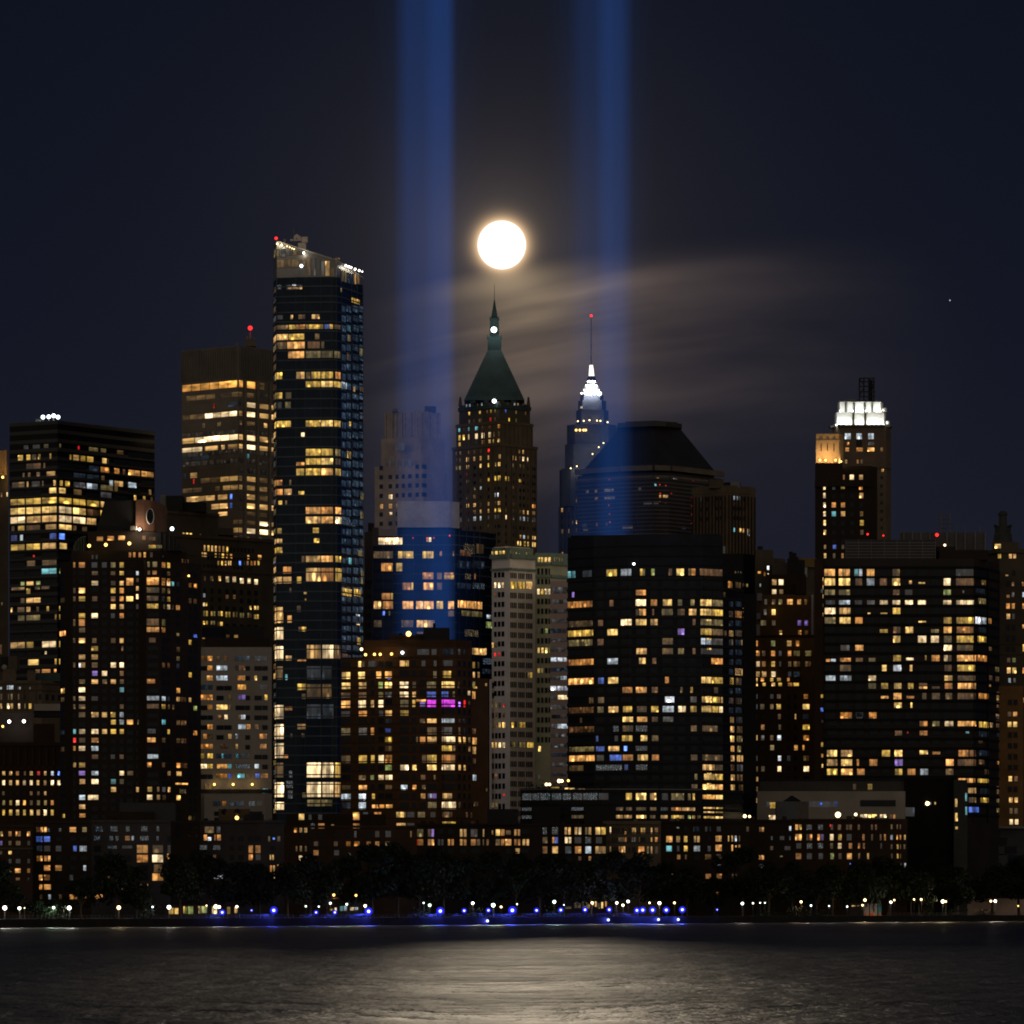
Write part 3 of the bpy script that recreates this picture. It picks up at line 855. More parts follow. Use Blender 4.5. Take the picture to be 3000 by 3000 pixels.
# --- mid rise bits between
D = 2190
b = Bld('stepped_block', 'dim stepped masonry block beside the brown stone office', [(2202, D), (2270, D + 3), (2300, D + 8)], 25, 'office block')
b.wall(1634, M_STONED); b.block(2214, 2265, 1611, 1640, M_STONED, 4, 10); b.block(2221, 2235, 1600, 1614, M_BLACK, 6, 6)
b.win(T5, "605-655: 375-398C\n668-695: 268-308G\n675-725: 336-356o\n810-845: 290-305c\n690-702: 380-394W\n880-920: 200-222C")
b.finish()
D = 2180
b = Bld('roof_plant_block', 'low dim block with chimney pipes beside the golden topped slab', [(2262, D), (2330, D), (2392, D + 4)], 25, 'office block')
b.wall(1648, M_STONED); b.wall(1634, mat('ochre_wall', (0.10, 0.062, 0.020), 0.9), 1660, [(2332, D - 2), (2392, D + 2)])
for x, y in ((2312, 1637), (2317, 1616), (2328, 1620), (2334, 1632)): b.mast(x, y, 1690, 0.9, M_BLACK, -4, name='chimney_pipe')
b.win(T5, "600-740: 725-760D 795-830D")
b.finish()

# --- slab with golden lit top
D = 2320
b = Bld('brick_slab', 'dark brick slab with a golden floodlit block on top', [(2388, D), (2548, D), (2570, D + 6)], 24, 'tower')
b.wall(1365, M_BRICKD)
fr = [(2391, D + 2), (2458, D + 2), (2471, D + 12)]
b.wall(1272, M_TAN, 1408, fr, D + 2, 14, 'roof_block'); b.bands([1273, 1291], 0.5, 0.3, M_TAN, 'ledge', fr, D + 2)
b.wall(1406, M_BRICKD, 1425, [(2387, D - 3), (2540, D - 3), (2562, D + 3)], D - 3, 6, 'parapet')
b.wall(1356, M_BRICKD, 1408, [(2388, D - 2.5), (2470, D - 2.5)], D - 2.5, 1.2, 'parapet')
for x in (2402, 2419, 2448): b.bulb(x, 1348, 0.5, E_AMBER, D=D + 1, power=1900, col=(1, .68, .34), dback=-2.2)
b.bulb(2464, 1352, 0.4, E_AMBER, D=D + 6, power=900, col=(1, .68, .34), dback=-2.2)
for x in (2406, 2424, 2443): b.rect(x - 1.2, x + 1.2, 1298, 1323, '.', fr, D + 2)
for x in (2406, 2424, 2443): b.rect(x - 5, x + 5, 1279, 1288, 'k', fr, D + 2)
b.win(TC, """
1315-1375: 1108-1140D 1207-1257o 1310-1360W 1415-1463w
1425-1490: 1010-1038W 1112-1150D 1415-1460o
1447-1480: 1208-1258y
1520-1585: 1010-1040W 1420-1468w
1628-1690: 1010-1040W 1105-1157o 1210-1260o
1730-1790: 1012-1042W 1105-1157t 1210-1262w 1425-1465d
1830-1895: 1012-1042W 1425-1472y
""")
b.win(T5, """
0-50: 1012-1042W 1108-1155t 1212-1262w 1425-1465d
90-150: 1015-1042Y 1425-1472y
200-260: 1015-1045Y 1430-1468k
370-420: 1018-1045w 1118-1160b 1218-1250d
465-525: 1018-1048Y 1120-1150h 1215-1245o
""")
b.dark(TC, '1110-1155 1210-1258 1312-1360 1418-1465', 1318, 104, 10, 60)
b.finish()

# --- tower with white stepped crown
D = 2470
fr = [(2438, D + 6), (2452, D), (2596, D), (2610, D + 6)]
b = Bld('crowned_tower', 'tan tower with a white floodlit stepped crown and lattice roof frame', fr, 26, 'tower')
b.wall(1250, M_STONE)
f1 = [(2446, D + 8), (2452, D + 2), (2590, D + 2), (2595, D + 8)]; f2 = [(2455, D + 11), (2461, D + 5), (2580, D + 5), (2587, D + 11)]
b.wall(1208, M_WHITE, 1251, f1, D + 2, 20, 'crown'); b.wall(1177, M_WHITE, 1209, f2, D + 5, 14, 'crown')
b.bands([1249], 1.0, 3.0, M_STONED, 'ledge', f1, D + 2)
b.piers([2500, 2535], 1211, 1250, 6, 0.5, M_STONED, 'pilaster_or_niche', f1, D + 2); b.piers([2478, 2502, 2534, 2556], 1179, 1208, 6, 0.5, mat('shaded_niche', (0.06, 0.06, 0.06), .9), 'pilaster_or_niche', f2, D + 5)  # dark strips on the upper tier paint the shade in its niches
for x in (2450, 2464, 2478, 2492, 2508, 2520, 2528, 2545, 2560, 2574, 2589): b.bulb(x, 1245, 0.4, E_WHITE, D=D + 2, power=900, col=(.93, 1, .95), dback=-1.9)
for x in (2462, 2497, 2518, 2537, 2568, 2580): b.bulb(x, 1204, 0.4, E_WHITE, D=D + 5, power=560, col=(.93, 1, .95), dback=-1.6)
def frame15():
    mb = MB(); d2 = D + 14
    for x in (2518, 2531, 2545, 2560): mb.tube(W(x, 1180, d2), W(x, 1108, d2), 0.35, n=5)
    for y in (1108, 1118, 1132, 1148, 1162): mb.tube(W(2516, y, d2), W(2563, y, d2), 0.28, n=5)
    for x in (2518, 2545): mb.tube(W(x, 1108, d2), W(x + 15, 1132, d2), 0.2, n=4); mb.tube(W(x + 14, 1132, d2), W(x, 1162, d2), 0.2, n=4)
    mb.build('lattice_frame', M_BLACK, b.root)
    b.block(2546, 2556, 1112, 1178, M_BLACK, 16, 3, name='chimney'); b.block(2482, 2508, 1170, 1180, M_STEEL, 12, 4)
    for x, y in ((2592, 1200), (2600, 1238)):
        MB().ball(W(x, y, D + 2), 1.0, 8, 5).build('satellite_dish', M_WHITE, b.root)
frame15()
b.win(TC, """
845-918: 1255-1325c 1385-1450c 1518-1585c
945-985: 1278-1305o 1520-1590e
1008-1055: 1260-1305o 1385-1462o 1510-1592O 1658-1688o
1145-1192: 1255-1285w 1390-1415o 1432-1460k
1235-1285: 1560-1600W 1668-1698O
""")
b.win(TC, "915-1050: 1385-1450.")
b.dark(TC, '1660-1685', 1330, 95, 7, 40); b.bands([1372], 0.6, 0.3, M_STONED, 'string_course')
b.finish()

# --- distant block with pale fins and antennas
D = 2180
b = Bld('finned_block', 'long dim block with pale upright fins behind the wide apartment tower', [(2636, D), (2888, D)], 20, 'office block')
b.wall(1560, mat('dusky_metal', (0.030, 0.028, 0.032), .7))
for x in (2648, 2673, 2698, 2724, 2774, 2801, 2827, 2857, 2886): b.piers([x], 1560, 1614, 3.2, 0.6, mat('pale_fin', (0.085, 0.08, 0.09), .7), 'fin')
def lat():
    mb = MB(); d2 = D + 6
    for x in (2757, 2783): mb.tube(W(x, 1562, d2), W(x, 1507, d2), .3, n=5)
    for y in (1510, 1522, 1535, 1548): mb.tube(W(2749, y, d2), W(2788, y, d2), .25, n=5)
    mb.build('lattice_mast', M_STEEL, b.root)
lat()
for x, y in ((2803, 1536), (2826, 1540), (2871, 1540), (2640, 1552)): b.mast(x, y, 1565, .2, M_STEEL, 5)
b.finish()

# ================================================================ middle distance
# --- big brown office with arched windows
fr = [(495, 1885), (770, 1915), (803, 1919)]
b = Bld('stone_office', 'long brown stone office with arched windows lit white along one storey', fr, 40, 'office block')
M_OFF = mat('smoky_limestone', (0.060, 0.048, 0.036), .9, .2)
b.wall(1565, M_OFF)
fu = [(489, 1892), (640, 1909), (690, 1914)]
b.wall(1497, M_OFF, 1566, [(489, 1892), (640, 1909)], 1892, 25)
b.wall(1545, M_OFF, 1566, [(640, 1909), (684, 1914)], 1909, 20)
b.bands([1567], 1.2, 0.8, M_STONE, 'cornice'); b.bands([1662], 1.3, 0.6, M_STONE, 'cornice'); b.bands([1620], 0.5, 0.3, M_STONE, 'string_course')
b.bands([1500], 1.0, 0.6, M_STONE, 'cornice', [(489, 1892), (640, 1909)], 1892)
b.block(470, 486, 1449, 1500, M_STEEL, 12, 8); b.block(486, 535, 1452, 1499, M_BLACK, 10, 12, name='cooling_tower'); b.block(535, 600, 1470, 1499, M_BLACK, 14, 10)
b.win(T3, "975-1012: 108-130Y 140-165Y 175-200y 272-285k\n1008-1042: 420-450y 475-505d 560-590D", front=fu, D=1885)
b.win(T3, """
1095-1155: 310-325w 343-365y 380-398w 415-432w 450-468o 485-505w 520-540y
1165-1210: 290-305w 308-340w 415-430y 450-465d 478-502y 520-540o 555-578o
@1210-1252: 720-740O 820-855O
@1265-1310: 440-455w 475-492y 508-525w 540-550w 555-570w 640-662B 690-702D 715-732w 750-770o 783-800o 818-835y
@1340-1365: 310-345. 385-415. 455-485. 520-550. 590-620. 660-690. 730-760.
@1408-1458: 310-330d 370-400d 447-472w
@1412-1470: 515-550W 580-615W
@1428-1482: 650-688W 720-755W
@1438-1492: 785-822W
@1572-1610: 303-325c
@1585-1625: 515-545k 585-612k
@1658-1695: 303-322W 328-348y
@1690-1728: 740-760Y 785-804Y 810-828Y
@1735-1790: 305-322h 330-348y
@1740-1788: 375-395y 400-420h 442-462h 468-490y
@1745-1800: 512-533y 540-562y 585-600h 610-630d
@1755-1805: 650-668h 675-690h 720-740h 745-760d
@1770-1815: 785-804Y 810-828y
@1832-1868: 303-322y 330-350y 375-392h 400-415h
@1840-1880: 462-490y 440-455d
""")
b.dark(T3, '308-325 343-362 380-398 415-432 450-468 485-503 520-540 555-575 590-608 625-642 660-678 695-712 728-745 765-782', 1100, 88, 3, 48)
b.dark(T3, '308-328 375-400 445-475 515-545 583-612 652-682 722-752 788-818', 1420, 82, 6, 52)
b.finish()

# --- ornate low stone building, left
D = 1760
b = Bld('ornate_building', 'ornate brown stone building with two round gabled turrets and arcade', [(-40, D), (122, D), (182, D + 10)], 40, 'old building')
b.wall(1994, M_STONE)
b.wall(1966, M_STONE, 1996, [(8, D - 1), (47, D - 1)], D - 1, 6, 'turret'); b.wall(1966, M_STONE, 1996, [(80, D - 1), (104, D - 1)], D - 1, 6, 'turret')
for x, hw in ((27, 19), (92, 12)):
    mb = MB(); pts = [(XX(x + hw * math.cos(a), D), D - 1.2, ZZ(1967 - hw * .30 * math.sin(a), D)) for a in [PI * i / 10 for i in range(11)]]
    lo = [(p[0], p[1], ZZ(1968, D)) for p in pts]
    mb.loft([(p[0], p[1] + 6, p[2]) for p in pts], pts, cap=True); mb.build('gable', M_STONE, b.root)
b.bands([1998], 1.0, 0.7, M_STONE, 'cornice'); b.bands([2022], .5, .3, M_STONED, 'string_course')
b.block(107, 182, 1972, 1996, M_COPPER, 4, 10, name='roof'); b.block(0, 24, 1924, 1966, M_BLACK, 10, 8); b.block(24, 50, 1922, 1965, M_STONED, 8, 8)
MB().ball(W(13, 1955, D - 1), 0.95, 10, 6, sz=1.0).build('satellite_dish', M_GREY, b.root)
b.win(T7, """
990-1035: 65-80c 85-98c 100-112c 114-126c
1005-1035: 0-18c 168-178e 182-195c
1005-1040: 275-290e
1070-1130: 5-20d 75-88d 102-118h 168-182k 230-240. 330-345. 365-390. 428-455. 485-512. 545-568.
1160-1215: 0-20w 65-88W 97-125w 170-192W 230-242h 270-300y
""")
b.piers([12, 47, 66, 80, 104], 1996, 2080, 2.5, .5, M_STONE)
b.finish()

# --- brick office with two full rows of white windows, left
D = 1585
b = Bld('brick_office', 'brown brick office with two full rows of white lit windows', [(-40, D), (182, D)], 40, 'office block')
b.wall(2184, M_BRICKR)
b.wall(2088, M_BRICKD, 2186, [(-40, D + 30), (100, D + 30)], D + 30, 8, 'back_wall'); b.wall(2120, M_BRICKR, 2186, [(98, D + 12), (160, D + 12)], D + 12, 10, 'roof_housing')
b.wall(2062, M_GREY, 2082, [(100, D + 40), (180, D + 40)], D + 40, 8, 'roof_housing'); b.wall(2082, M_BLACK, 2100, [(98, D + 41), (182, D + 41)], D + 41, 8, 'roof_housing')
b.bands([2180, 2250], 1.0, 0.6, M_BRICKR, 'cornice')
b.piers([14 + 20.6 * i for i in range(-2, 9)], 2190, 2250, 3.5, 0.6, M_BRICK)
for x, y in ((27, 2114), (70, 2113)): b.bulb(x, y, 0.5, E_WHITE, D=D + 28, power=700, dback=-1)
b.bulb(8, 2128, .35, E_AMBER, D=D + 27)
b.win(T7, """
1800-1842: 20-50w 85-115w 150-180o 225-245d 280-310w 350-378r 415-440w 480-508c 545-566B
1885-1935: 20-50W 85-115w 150-180w 215-245W 280-310W 345-372w 412-440w 478-508W 540-575W
""")
b.win(T14, """
58-98: 20-45d 280-308d 350-375d 415-440w
142-192: 22-50h 88-115y 150-185W 217-245G 282-310d 348-378h 415-443Y 478-508o
230-288: 22-48y 85-118y 150-182Y 217-245y 282-315Y 345-378w 412-443W 478-508y
""")
b.dark(T14, '22-50 85-116 150-182 217-246 282-312 347-378 413-443 478-508', 58, 85, 3, 42)
b.finish()

# --- glass building under the left beam
D = 1950
fr = [(1092, D), (1334, D), (1420, D + 14), (1452, D + 22)]
b = Bld('glass_apartment_tower', 'blue glass apartment block with a bright top floor terrace room', fr, 30, 'apartment tower')
b.wall(1552, M_NAVY)
b.wall(1468, mat('white_plant_room', (.34, .32, .33), .8), 1545, [(1164, D + 6), (1316, D + 6), (1346, D + 12)], D + 6, 14, 'roof_housing'); b.block(1108, 1164, 1550, 1570, M_GREY, -1.0, 6, name='terrace_roof')
b.wall(1545, M_STONED, 1600, [(1090, D - 1.2), (1109, D - 1.2)], D - 1.2, 1, 'terrace_screen')
b.bands([1568 + 28.4 * i for i in range(13)], 0.45, 0.12, M_MUL)
b.piers([1092 + 29.8 * i for i in range(9)] + [1345, 1366, 1388, 1405], 1555, 1930, 1.2, 0.18, M_MUL, 'mullion')
b.win(T8, """
562-632: 185-415W
560-605: 640-660w 662-690W
560-575: 510-523r 705-718r 640-652r
535-552: 855-868r
690-762: 145-325d 375-520y 605-710y
690-740: 765-790o 890-905k
800-885: 215-325o 355-415y
890-960: 605-710o 740-790d 805-905o
918-955: 805-905y
985-1060: 415-495o 497-520y 610-710O 740-790k
1085-1150: 220-300o 302-330y
1160-1240: 145-215w 225-330o 415-520O 545-710O 735-800y 845-905O
1170-1230: 580-640W
1250-1310: 845-905d
1255-1300: 225-250B 285-300d
1340-1412: 550-718w 405-520d 145-220d
1450-1500: 550-610d
1530-1590: 220-285y 150-210d
""")
b.win(T8, """
@620-720: 990-1100X 1110-1180d
@680-740: 955-1060k
@780-860: 930-1060D 1070-1190D
@900-960: 1000-1060X 1085-1105o
@990-1050: 930-1060D 1075-1190x
@1160-1235: 935-1165O
@1255-1310: 970-1165h
@1290-1330: 1205-1250c
@1355-1420: 1200-1265g
@1430-1500: 1000-1130X
@1605-1672: 1070-1205w
@1700-1760: 1170-1260x
@1800-1850: 1165-1250D
""")
b.dark(T8, '140-215 225-330 415-520 545-710 735-800 810-905 935-1060 1070-1190', 710, 91, 10, 66)
b.finish()

# --- dark narrow stepped block beside the slant-topped tower
b = Bld('narrow_block', 'narrow dim stepped block squeezed right of the slant topped glass tower', [(1060, 2010), (1096, 2010)], 20, 'building')
b.wall(1712, M_STONED); b.wall(1560, M_BRICKD, 1714, [(1068, 2012), (1096, 2012)], 2012, 12); b.wall(1532, M_BRICKD, 1562, [(1078, 2015), (1096, 2015)], 2015, 10)
b.bands([1560 + 6 * i for i in range(24)], .5, .15, M_STONED, 'louvre', [(1068, 2012), (1096, 2012)], 2012)
b.dark(T8, '70-80 95-110', 1000, 92, 7, 50); b.finish()

# --- cream terracotta tower
D = 1900
fr = [(1441, D + 6), (1494, D), (1568, D + 9)]
b = Bld('cream_tower', 'cream terracotta office tower with narrow grouped windows and green cornice', fr, 30, 'office tower')
b.wall(1628, M_CREAM)
b.wall(1603, M_GREENST, 1630, [(1441, D + 8), (1494, D + 3), (1562, D + 11)], D + 3, 22, 'attic')
b.wall(1600, M_CREAM, 1604, [(1446, D + 8), (1480, D + 3), (1553, D + 11)], D + 2, 20, 'attic')
b.wall(1990, M_CREAM, None, [(1434, D + 4), (1441, D + 3.2)], D + 4, 20)
b.bands([1629], 1.6, 1.2, M_GREENST, 'cornice'); b.bands([1667], 0.8, 0.7, M_GREENST, 'cornice')
b.win(T8, "683-728: 1250-1280Y 1290-1318Y 1328-1355y 1362-1385Y\n690-728: 1425-1440h 1450-1465h 1475-1490h 1510-1525h 1575-1590h 1600-1615h", front=[(1441, D + 8), (1494, D + 3), (1562, D + 11)], D=D + 3)
L = '1282-1305 1317-1341 1352-1377'
def groups(*gs): return ' '.join('%d-%d' % (g + i * st, g + i * st + w) for g, st, w in gs for i in range(4))
RT = groups((1433, 16, 9), (1508, 16, 9), (1581, 16, 9))
b.win(T8, "@985-1040: 1282-1305W 1317-1341W 1352-1377W\n@975-1050: 1433-1492y 1503-1568y 1578-1640w", pw=.9)
b.win(T8, "@1080-1125: 1282-1305k\n@1552-1605: 1262-1278w 1282-1305h\n@1650-1685: 1280-1302r 1318-1342r\n@1832-1890: 1595-1608h 1612-1640y", pw=.9)
b.win(T9, "@830-880: 1416-1440h 1452-1474h 1484-1506d\n@845-875: 1532-1546r\n@920-975: 1452-1474k 1520-1544k\n@1015-1072: 1416-1440d 1452-1474d 1484-1510Y 1520-1550Y 1600-1630y 1672-1735y\n@1205-1260: 1416-1440w 1452-1474w 1484-1510W 1520-1550W 1600-1655h 1675-1735h 1748-1812y\n@1500-1545: 1452-1472k\n@1690-1712: 1530-1548r\n@1775-1825: 1420-1446h 1455-1480h", pw=.9)
b.dark(T8, L, 882, 93.3, 14, 55); b.dark(T9, '1416-1440 1452-1474 1484-1507 1521-1544', 635, 95.5, 13, 58); b.dark(T8, RT, 890, 93.6, 26, 60)
b.finish()
# --- second wing, its shade put into the skin colour
D = 1925
b = Bld('cream_tower_wing', 'shaded wing of a cream office tower behind the pink banded building', [(1563, D), (1612, D), (1668, D + 8)], 26, 'office tower')
b.wall(1650, M_CREAM_SHADE); b.wall(1620, M_GREENST, 1652, [(1568, D + 2), (1620, D + 2), (1668, D + 8)], D + 2, 20, 'attic')
b.bands([1651, 1688], 1.0, .9, M_GREENST, 'cornice')
b.win(T8, "748-798: 1690-1715Y 1722-1745y 1755-1783Y 1790-1816Y\n748-790: 1838-1852h 1862-1876h 1886-1900h 1910-1926h", front=[(1568, D + 2), (1620, D + 2), (1668, D + 8)], D=D + 2)
b.win(T8, "1045-1102: 1685-1712W 1722-1746y 1758-1785W 1792-1810W\n1600-1655: 1690-1712Y 1725-1750Y 1762-1788Y 1796-1806g\n1420-1465: 1762-1788g\n1795-1842: 1690-1715y 1722-1745h\n1418-1468: 1690-1708D")
b.win(T9, "1240-1295: 1858-1885Y\n1515-1560: 1850-1875D")
b.dark(T8, '1688-1710 1724-1746 1760-1784 1794-1808', 850, 93, 1, 75); b.dark(T8, '1688-1710 1724-1746 1760-1784 1794-1808', 950, 93.2, 17, 58)
b.finish()
# --- pink banded building
D = 1890
b = Bld('banded_building', 'narrow pinkish building striped with long ribbon windows', [(1612, D), (1672, D + 1)], 20, 'office block')
b.wall(1702, M_PINK)
b.win(T11, """
705-770: 50-198e
825-865: 50-198e
915-955: 40-198e
1008-1048: 50-198e
1098-1142: 45-150D 155-190e
1188-1225: 45-200e
1278-1318: 45-200e
1370-1412: 42-100c 105-158C 160-195c 196-206r
1465-1505: 45-200D
1545-1585: 45-130e 132-195c
1640-1685: 38-98C 105-165C 168-205c
1725-1770: 42-105e 108-205W
1818-1862: 42-205e
""")
b.win(T13, """
180-215: 320-460e
258-290: 320-390D 395-460e
332-372: 315-365e 365-460c
410-442: 320-460e
492-525: 320-420e 425-460D
568-598: 320-460D
645-680: 320-460e
725-758: 318-460e
""")
b.finish()

# --- slant topped glass tower
D = 1830
fr = [(801, D + 16), (811, D + 2), (880, D), (972, D - 1), (988, D), (1000, D + 3), (1064, D + 25)]
b = Bld('glass_tower', 'tallest blue glass tower with a slanted lit top and rounded corner', fr, 34, 'apartment tower')
def tower50():
    poly = b.poly()
    sl = lambda px: 702 + (px - 803) * 88 / 260.0
    tops = [ZZ(sl(px), D) for px, d in fr] + [ZZ(sl(1064), D), ZZ(sl(803), D)]
    zc = ZZ(812, D)
    MB().prism(poly, 1.5, zc).build('wall', M_BLUE, b.root)
    # glass screen round the open top, standing on the roof deck
    mb = MB()
    for i in range(len(fr) - 1):
        A = Vector((XX(*fr[i]), fr[i][1])); B = Vector((XX(*fr[i + 1]), fr[i + 1][1]))
        n = Vector((B.y - A.y, -(B.x - A.x))).normalized() * 0.35
        mb.loft([(A.x, A.y, zc), (B.x, B.y, zc), (B.x - n.x, B.y - n.y, zc), (A.x - n.x, A.y - n.y, zc)],
                [(A.x, A.y, tops[i]), (B.x, B.y, tops[i + 1]), (B.x - n.x, B.y - n.y, tops[i + 1]), (A.x - n.x, A.y - n.y, tops[i])])
    mb.build('roof_screen', mat('screen_glass', (0.10, 0.10, 0.10), 0.35, 0.4), b.root)
    # sloping coping
    mb = MB()
    for i in range(1, len(fr) - 1):
        A = Vector((XX(*fr[i]), fr[i][1])); B = Vector((XX(*fr[i + 1]), fr[i + 1][1]))
        mb.tube((A.x, A.y - .2, tops[i]), (B.x, B.y - .2, tops[i + 1]), .25, n=5)
    mb.build('coping', mat('pale_metal', (0.30, 0.29, 0.27), .5), b.root)
    zs = lambda px, dy: (px, sl(px) + dy)
    for px, dy, p in ((815, 9, 260), (827, 9, 260), (843, 7, 0), (851, 7, 0), (858, 8, 0), (864, 8, 0), (891, 10, 300), (1006, 8, 110), (1014, 8, 110), (1021, 8, 110), (1033, 9, 90), (1045, 9, 90), (1054, 9, 0)):
        i = b.seg(px); A, n = b.hit(px, i)
        q = Vector((A.x, A.y, ZZ(sl(px) + dy, A.y))) + n.to_3d() * .9
        MB().ball(q, .38 if p else .22, 8, 5).build('roof_light', E_WARM if px < 880 else E_WHITE, b.root)
        if p: lamp_point(q + n.to_3d() * 1.0 - Vector((0, 0, .5)), p, (1, .85, .6), .3, 'roof_lamp')
    b.bulb(809, 698, .5, E_RED, D=D + 4, name='red_beacon'); b.bulb(883, 779, .55, E_COOL, D=D)
    m = mat('crane_paint', (0.50, 0.44, 0.40), .7)
    mb = MB(); dd = D + 12
    mb.tube(W(888, 735, dd), W(888, 712, dd), 1.3, 1.1, 6); mb.tube(W(850, 704, dd), W(886, 703, dd), .35, n=5); mb.tube(W(866, 690, dd), W(892, 708, dd), .7, n=5)
    mb.box(W(893, 711, dd), 1.9, 2, 1.9); mb.tube(W(866, 690, dd), W(862, 703, dd), .4, n=5); mb.box(W(884, 730, dd), 2.4, 2.2, 2.0)
    mb.build('cleaning_crane', m, b.root)
    b.mast(860, 668, 730, .14, M_STEEL, 10); b.block(830, 837, 700, 716, M_GREY, 8, 2)
tower50()
FL = [838, 867] + [885 + 28.25 * i for i in range(54)]
b.bands(FL, 0.42, 0.22, M_MUL, 'floor_band')
b.piers([811, 867, 894, 940, 972, 986, 1000, 1030, 1046, 1062], 814, 2380, 0.8, .12, M_MUL, 'mullion')
b.win((780, 660, 6.44), """
@440-600: 150-265h 270-370e
@480-570: 380-500e 505-700d
@640-800: 205-740d
@610-720: 1290-1390d
@600-970: 770-840d 845-930e 935-1015e
@660-970: 1035-1105e 1110-1200w
@790-970: 1215-1285d
@780-960: 1295-1390e
@860-1080: 1400-1530h
@900-1120: 1540-1640D 1645-1690w 1700-1750d
@1120-1215: 190-290x 385-680x
@1150-1205: 420-680w
@1120-1150: 490-570C
@1380-1480: 1600-1760y
@1180-1265: 1395-1420h
""", pw=1.3)
b.win(T2, """
870-915: 1130-1155w 1205-1270k 1330-1405w 985-1060D
965-1010: 985-1110d 1115-1180y 1182-1270o 1275-1440y 1450-1495B 1497-1530y 1540-1600d
1050-1110: 975-1110w 1115-1260y 1360-1405d
1125-1195: 985-1095d 1100-1265O 1290-1410k 1420-1450d
1215-1285: 1110-1260O 1275-1415h 1420-1530h 1540-1600h
1410-1480: 985-1055y 1185-1265w 1275-1320d 1325-1415y 1420-1530y 1550-1600o
1500-1560: 1275-1415y 1420-1530Y 1535-1600y
1600-1665: 990-1055y 1085-1140d
1690-1760: 990-1050D 1080-1135h
1870-1932: 985-1135y 1275-1415y 1420-1530Y 1540-1600y
@965-1030: 1655-1695t
@1060-1130: 1665-1695y
@1190-1260: 1775-1810h
@1230-1310: 1660-1690d
@1510-1575: 1605-1660c
@1550-1605: 1715-1738w 1780-1815d
@1800-1860: 1785-1815h
@1880-1930: 1680-1697y
""")
b.win(T3, """
52-102: 1230-1265W
205-275: 1275-1415y 1420-1530y 1550-1600h
295-360: 1275-1415y 1420-1530Y 1550-1600d
330-372: 1185-1265o
390-465: 1185-1262y 1275-1415y 1420-1530O 1550-1603y
495-560: 980-1055o 1120-1140d
580-650: 985-1060o 1070-1145w
605-645: 1205-1262y
690-735: 1015-1055y 1080-1100d
755-825: 1275-1415O 1420-1530o 1550-1605O
845-915: 1275-1415w 1420-1530O 1550-1610W
950-1010: 1005-1050y 1340-1400y
1050-1100: 985-1055w 1350-1405y
1130-1200: 985-1055y
1215-1285: 1275-1415w 1420-1530O 1550-1605y 1235-1265d
1315-1385: 1060-1142o
1325-1475: 1278-1415w 1420-1535o 1550-1610y
1410-1478: 985-1055w 1060-1142w 1190-1235y
1515-1565: 1120-1140d
1548-1580: 1255-1285Y
1620-1650: 1265-1280o
1690-1850: 985-1060w
1685-1750: 1190-1230d
1775-1850: 1100-1145O
1885-1930: 1235-1265y
@230-300: 1660-1700y
@850-905: 1610-1685x
@900-935: 1615-1740x
@1235-1300: 1675-1705t
@1165-1225: 1765-1815h
@1350-1490: 1792-1820h
@1525-1600: 1610-1705y
@1530-1605: 1725-1795y
@1760-1788: 1745-1780C
@1848-1872: 1745-1780W
@620-700: 1785-1818h
@800-880: 1785-1815h
@1070-1130: 1785-1815d
""")
b.win(T10, """
-20-80: 985-1065w
110-250: 985-1065W
115-160: 1205-1240d 1242-1280y
280-430: 1285-1418w 1430-1535W 1540-1600d
290-435: 985-1065W
385-435: 1085-1145w
425-442: 1195-1280o
480-620: 990-1060d 1285-1418D 1430-1520D
560-620: 1080-1105t
650-715: 1195-1280y
650-800: 1285-1418d 1430-1520d
745-800: 1235-1275d
845-990: 985-1068W
865-905: 1075-1150o
840-990: 1285-1418D 1430-1535D
1025-1180: 985-1068W
1030-1085: 1195-1275w
1120-1160: 1130-1150d 1235-1265d
1205-1360: 985-1068W
1320-1355: 1070-1110o
1390-1545: 1285-1418W 1430-1535W 1545-1600y 985-1065d
1470-1540: 1115-1150x
1575-1730: 985-1070W 1285-1418W 1430-1535W 1545-1600w
1565-1640: 1090-1155x
1655-1740: 1105-1155x
1680-1730: 1240-1280d
1745-1812: 1288-1415h 1420-1525h
1765-1845: 985-1072W
@215-290: 1755-1790y
@370-410: 1610-1670d
""")
b.win(T2, '\n'.join('@%d-%d: 1610-1650D 1655-1698D 1712-1770D 1775-1812D' % (790 + 91.5 * i, 855 + 91.5 * i) for i in range(0, 46)).replace('D', 'q'))  # sky reflected in the right face, painted as dim glowing panes
for k in range(58):      # glitter up the thin end face, put in as glowing panes
    if random.random() < .75: b.rect(802.5, 809.5, 842 + 28.25 * k, 860 + 28.25 * k, random.choice('ddheexw'), local=True)
b.finish()

